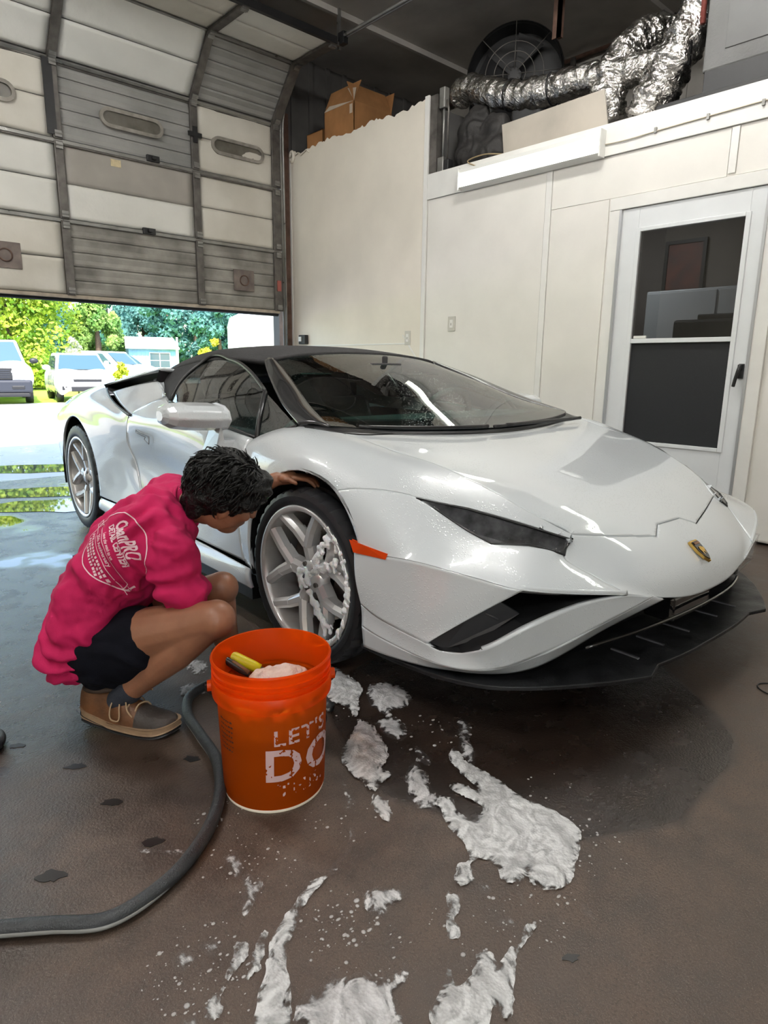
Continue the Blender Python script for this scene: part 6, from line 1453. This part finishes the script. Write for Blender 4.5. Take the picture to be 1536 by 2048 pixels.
def tree(base, H, Rx, label, m, n=5200, leaf=.16, z0=.6, seed=1, blobs=26, name='tree', cat='tree', cone=False, group=None):
    rs = np.random.RandomState(seed); t = thing(name, label, cat, base, 0, group)
    C_ = []
    for k in range(blobs):
        f = rs.rand(); z = z0+(H-z0)*f; R_ = Rx*((1-f)*.95+.12 if cone else math.sqrt(max(.05, 1-(2*f-.85)**2/1.4))); a = rs.rand()*2*PI; d = R_*rs.uniform(.35, .85); C_.append((d*math.cos(a), d*math.sin(a), z, Rx*rs.uniform(.26, .42)*(.6 if cone else 1)))
    C_ = np.array(C_); idx = rs.randint(0, blobs, n); d = rs.normal(size=(n, 3)); d /= np.linalg.norm(d, axis=1)[:, None]
    P = C_[idx, :3]+d*C_[idx, 3:4]*rs.uniform(.65, 1.05, (n, 1)); P[:, 2] = np.maximum(P[:, 2], .1)
    a = rs.normal(size=(n, 3)); a /= np.linalg.norm(a, axis=1)[:, None]; b_ = np.cross(a, d+.3*rs.normal(size=(n, 3))); b_ /= np.linalg.norm(b_, axis=1)[:, None]; s = leaf*rs.uniform(.6, 1.3, (n, 1))
    V = np.stack([P-a*s, P+b_*s*.6, P+a*s, P-b_*s*.6], 1).reshape(-1, 3); F_ = [(4*i, 4*i+1, 4*i+2, 4*i+3) for i in range(n)]
    o = link('foliage', new_mesh('foliage', V, F_), m, t)
    q = MB(); q.tube([(0, 0, 0), (.03, 0, H*.35), (0, .05, H*.75)], [Rx*.09, Rx*.07, Rx*.02], 8); q.build('trunk', M_bark, t, True)
    return t
def gpos(px, d): p = at(px, 720, d); return (p.x, p.y, -.02)
tree(gpos(20, 27), 5.0, 2.9, 'broad yellow-green tree behind the pickup truck', M_leafA, 17000, .10, .3, 1, 40)
tree(gpos(-130, 25), 4.8, 2.8, 'broad green tree at the far left edge outside', M_leafA, 7000, .11, .3, 21, 26)
tree(gpos(198, 30), 4.9, 2.0, 'rounded green tree behind the white crossover', M_leafB, 15000, .085, .3, 2, 34, cone=True)
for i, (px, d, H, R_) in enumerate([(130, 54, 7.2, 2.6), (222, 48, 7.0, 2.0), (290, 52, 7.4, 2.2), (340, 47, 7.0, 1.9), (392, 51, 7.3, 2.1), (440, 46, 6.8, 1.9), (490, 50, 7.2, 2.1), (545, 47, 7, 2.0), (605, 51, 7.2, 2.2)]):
    tree(gpos(px, d), H, R_, ['blue-green tree at the left end of the far tree line', 'blue-green tree behind the rounded green tree', 'blue-green tree above the left roof edge of the blue shed', 'blue-green tree above the right roof edge of the blue shed', 'blue-green tree just right of the blue shed', 'blue-green tree above the yellow bush', 'blue-green tree left of the white tank', 'blue-green tree behind the white tank', 'blue-green tree at the right end of the far tree line'][i], M_leafHaze, 9000, .16, .2, 30+i, 26, group='far tree line')
tree(gpos(424, 22), 1.95, .42, 'small yellow-green bush above the black roof', M_leafD, 900, .07, .1, 50, 12, 'bush', 'bush')
tree(gpos(240, 23.5), 1.15, .35, 'low yellow bush right of the crossover', M_leafD, 700, .07, .05, 51, 10, 'bush', 'bush')
tree(gpos(152, 24), 1.9, .35, 'pale flowering shrub between the trees', leaf_mat('leaf_pale', (.42, .46, .34), (.62, .62, .50)), 900, .05, .2, 52, 10, 'shrub', 'shrub')
# parked vehicles, built nose along +x
M_vw = mat('vehicle_white', (.86, .86, .87), .2, coat=.8); M_vglass = mat('vehicle_glass', (.05, .10, .13), .06, spec=.8); M_vdark = mat('vehicle_dark', (.012, .013, .016), .5); M_vlamp = mat('vehicle_lamp', (.75, .78, .80), .1, spec=.8); M_vblue = mat('vehicle_navy', (.018, .022, .034), .5)
def vehicle(name, label, px, py_d, kind, yaw):
    p = gpos(px, py_d); t = thing(name, label, 'car' if kind != 'truck' else 'truck', (p[0], p[1], -.012 if py_d < 19 else -.02), 0)
    t.rotation_euler = (0, 0, math.atan2(-p[1], -p[0])+yaw)
    W = 1.0 if kind == 'truck' else .88; hz = 1.15 if kind == 'truck' else 1.0; rh = 1.92 if kind == 'truck' else 1.62; gc = .42 if kind == 'truck' else .26
    # body lofted from sections along x (x, half width, bottom, top)
    secs = ([(.0, .80, gc+.12, hz-.25), (-.06, .93, gc, hz-.06), (-.35, 1.0, gc, hz), (-1.3, 1.0, gc, hz+.03), (-2.6, 1.0, gc, hz+.05), (-5.2, 1.0, gc, hz+.02), (-5.4, .96, gc+.1, hz-.05)] if kind == 'truck' else
            [(.0, .62, gc+.12, .66), (-.08, .80, gc, .80), (-.35, .87, gc, .92), (-1.15, .88, gc, hz+.02), (-2.6, .88, gc, hz+.02), (-3.9, .86, gc, hz), (-4.15, .78, gc+.1, hz-.1)])
    rows = []
    for x, w, zb, zt in secs: rows.append([(x, -w*.92, zb), (x, -w, zb+.12), (x, -w, zt-.16), (x, -w*.90, zt-.03), (x, 0, zt+.015), (x, w*.90, zt-.03), (x, w, zt-.16), (x, w, zb+.12), (x, w*.92, zb)])
    G = grid_eval(rows, 40, 40); V = G.reshape(-1, 3); F_ = grid_faces(40, 40)+[tuple(range(40))]; link('body', new_mesh('body', V, F_, True), M_vw, t)
    x0, x1, x2, x3 = (-1.45, -2.05, -3.3, -3.6) if kind == 'truck' else (-1.0, -1.75, -3.4, -4.0)
    ww = W*.93; wt = W*.74
    cab = [[(x0, -ww, hz), (x0-.02, 0, hz+.03), (x0, ww, hz)], ]
    q = MB(); V = [(x0, -ww, hz-.02), (x0, ww, hz-.02), (x1, wt, rh-.04), (x1, -wt, rh-.04), (x2, wt, rh-.02), (x2, -wt, rh-.02), (x3, ww*.95, hz), (x3, -ww*.95, hz)]
    q.add(V, [(0, 1, 2, 3), (3, 2, 4, 5), (5, 4, 6, 7), (1, 6, 4, 2), (0, 3, 5, 7), (0, 7, 6, 1)]); q.build('cabin', M_vw, t, bevel=.06, seg=3)
    q = MB(); e = .022; V = [(x0+.01, -ww*.90, hz+.03), (x0+.01, ww*.90, hz+.03), (x1+.06, wt*.90, rh-.12), (x1+.06, -wt*.90, rh-.12)]; q.add([(a+.035, b_, c+.02) for a, b_, c in V], [(0, 1, 2, 3)]); o = q.build('windscreen', M_vglass, t)
    for s in (1, -1):
        q = MB(); V = [(x0-.30, s*ww*.97, hz+.06), (x1-.08, s*(wt+.045), rh-.14), (x2+.10, s*(wt+.045), rh-.14), (x3+.25, s*ww*.95, hz+.06)]; q.add([(a, b_+s*.012, c) for a, b_, c in V], [(0, 1, 2, 3)]); q.build('side_window', M_vglass, t)
        q = MB(); q.ball((x0-.35, s*(W+.16), hz+.10), (.07, .13, .09), 12, 8); q.build('mirror', M_vdark if kind == 'truck' else M_vw, t, True)
        for xw in ((-.85, -4.3) if kind == 'truck' else (-.80, -3.35)):
            R_ = .40 if kind == 'truck' else .34; q = MB(); q.lathe([(R_*.55, .10), (R_*.95, .10), (R_, .06), (R_, -.10), (R_*.55, -.10)], 30, trans(xw, s*(W-.10), R_) @ rotx(PI/2)); w_ = q.build('wheel', M_vdark, t, True)
            q = MB(); q.lathe([(0, .06), (R_*.58, .09)], 20, trans(xw, s*(W-.10), R_) @ rotx(-s*PI/2)); q.build('hubcap', M_chrome, w_, True)
        q = MB()
        if kind == 'truck': q.box((-.10, s*.62-.17, .88), (.03, s*.62+.17, .98)); q.box((-.12, s*.66-.16, .70), (.02, s*.66+.16, .84))
        else: q.box((-.22, s*.60-.16, .70), (-.02, s*.60+.16, .80), rotz(0))
        q.build('headlamp', M_vlamp, t, bevel=.03)
    if kind == 'truck':
        q = MB(); q.box((-.05, -.50, .70), (.03, .50, 1.04)); g = q.build('grille', M_vdark, t, bevel=.02)
        for z in (.78, .84, .90, .96): q = MB(); q.box((.025, -.44, z-.012), (.04, .44, z+.012)); q.build('grille_bar', M_vblue, g)
        q = MB(); q.box((.03, -.05, .80), (.05, .05, .84)); q.build('emblem', M_gold, g)
        q = MB(); q.box((-.25, -.98, .34), (.12, .98, .70)); o = q.build('bumper', M_vblue, t, bevel=.06, seg=3)
        for s in (1, -1): q = MB(); q.box((.10, s*.62-.16, .44), (.135, s*.62+.16, .54)); q.build('fog_lamp', M_vdark, o, bevel=.02)
        q = MB(); q.box((-.3, -.9, .22), (.08, .9, .34)); q.build('air_dam', M_vdark, t, bevel=.03)
    else:
        q = MB(); q.box((-.03, -.42, .66), (.012, .42, .735)); q.build('grille', M_vdark, t, bevel=.015)
        q = MB(); q.box((.004, -.44, .735), (.02, .44, .75)); q.build('chrome_bar', M_chrome, t)
        q = MB(); q.box((-.06, -.50, .36), (.02, .50, .52)); q.build('lower_grille', M_vdark, t, bevel=.02)
        for s in (1, -1): q = MB(); q.box((-.16, s*.66-.10, .40), (-.02, s*.66+.10, .54)); q.build('fog_lamp', M_vdark, t, bevel=.02)
    return t
vehicle('pickup_truck', 'white pickup truck with dark grille parked at the left edge outside', -20, 17.0, 'truck', .0); COL.objects['pickup_truck'].scale = (.92, .92, .90)
vehicle('crossover', 'white crossover parked on the gravel facing the bay', 172, 18.4, 'suv', .14); COL.objects['crossover'].scale = (.86, .86, .86)
t = vehicle('parked_car', 'small silver car half hidden behind the sports car outside', 300, 28, 'suv', .9)
# blue shed
p = gpos(306, 30); sd_ = thing('shed', 'light blue shed with white roof and dark window', 'shed', p, math.atan2(-p[1], -p[0])+.12)
M_blue = mat('shed_blue', (.22, .42, .62), .6, var=.08, scale=3); M_roofw = mat('roof_white', (.85, .86, .86), .4)
q = MB(); q.box((-2.0, -1.0, 0), (0, 1.0, 1.78)); wl_ = q.build('wall', M_blue, sd_)
for k in range(12): q = MB(); y = -1.0+k*.1745; q.box((0, y, 0), (.02, y+.05, 1.78)); q.build('board', M_blue, wl_)
q = MB(); q.add([(.25, -1.15, 1.78), (.25, 1.15, 1.78), (-1.0, 1.05, 2.28), (-1.0, -1.05, 2.28), (-2.2, 1.15, 1.78), (-2.2, -1.15, 1.78)], [(0, 1, 2, 3), (3, 2, 4, 5)]); o = q.build('roof', M_roofw, sd_); s = o.modifiers.new('s', 'SOLIDIFY'); s.thickness = .06
q = MB(); q.box((.02, -.15, .9), (.05, .75, 1.58)); wi = q.build('window', M_roofw, sd_)
for y0, y1, z0, z1 in ((-.12, .28, .93, 1.22), (.31, .72, .93, 1.22), (-.12, .28, 1.25, 1.55), (.31, .72, 1.25, 1.55)): q = MB(); q.box((.05, y0, z0), (.056, y1, z1)); q.build('pane', M_vglass, wi)
q = MB(); q.box((0.0, 1.0, 0), (.06, 1.06, 1.78)); q.build('corner_post', M_roofw, sd_)
# utility pole and white tank / wall at the right
q = MB(); p = gpos(356, 34); q.tube([(0, 0, 0), (0, 0, 2.4)], .05, 8); o = q.build('post', M_roofw, None, True); o.location = p; tag(o, 'thin pale post right of the blue shed', 'post')
p = gpos(506, 28); tk = thing('white_tank', 'large white rounded tank rising behind the black roof', 'tank', p)
q = MB(); q.lathe([(0, 0), (.95, 0), (1.0, .1), (1.0, 2.6), (.9, 2.95), (.5, 3.15), (0, 3.2)], 40); q.build('shell', mat('tank_white', (.80, .84, .88), .35, var=.04, scale=3), tk, True)
for z in (.9, 1.8, 2.55): q = MB(); q.tube([(1.005*math.cos(a), 1.005*math.sin(a), z) for a in np.linspace(0, 2*PI, 48)[:-1]], .014, 6, closed=True); q.build('seam', M_roofw, tk, True)
p = gpos(556, 24); q = MB(); q.box((-.7, -.5, 0), (.7, .5, 2.9)); nb = q.build('neighbour_building', mat('block_wall', (.62, .60, .58), .8, var=.06, scale=3)); nb.location = p; nb.rotation_euler = (0, 0, math.atan2(-p[1], -p[0])+.5); tag(nb, 'pale block-walled building corner at the right of the bay opening', 'building')
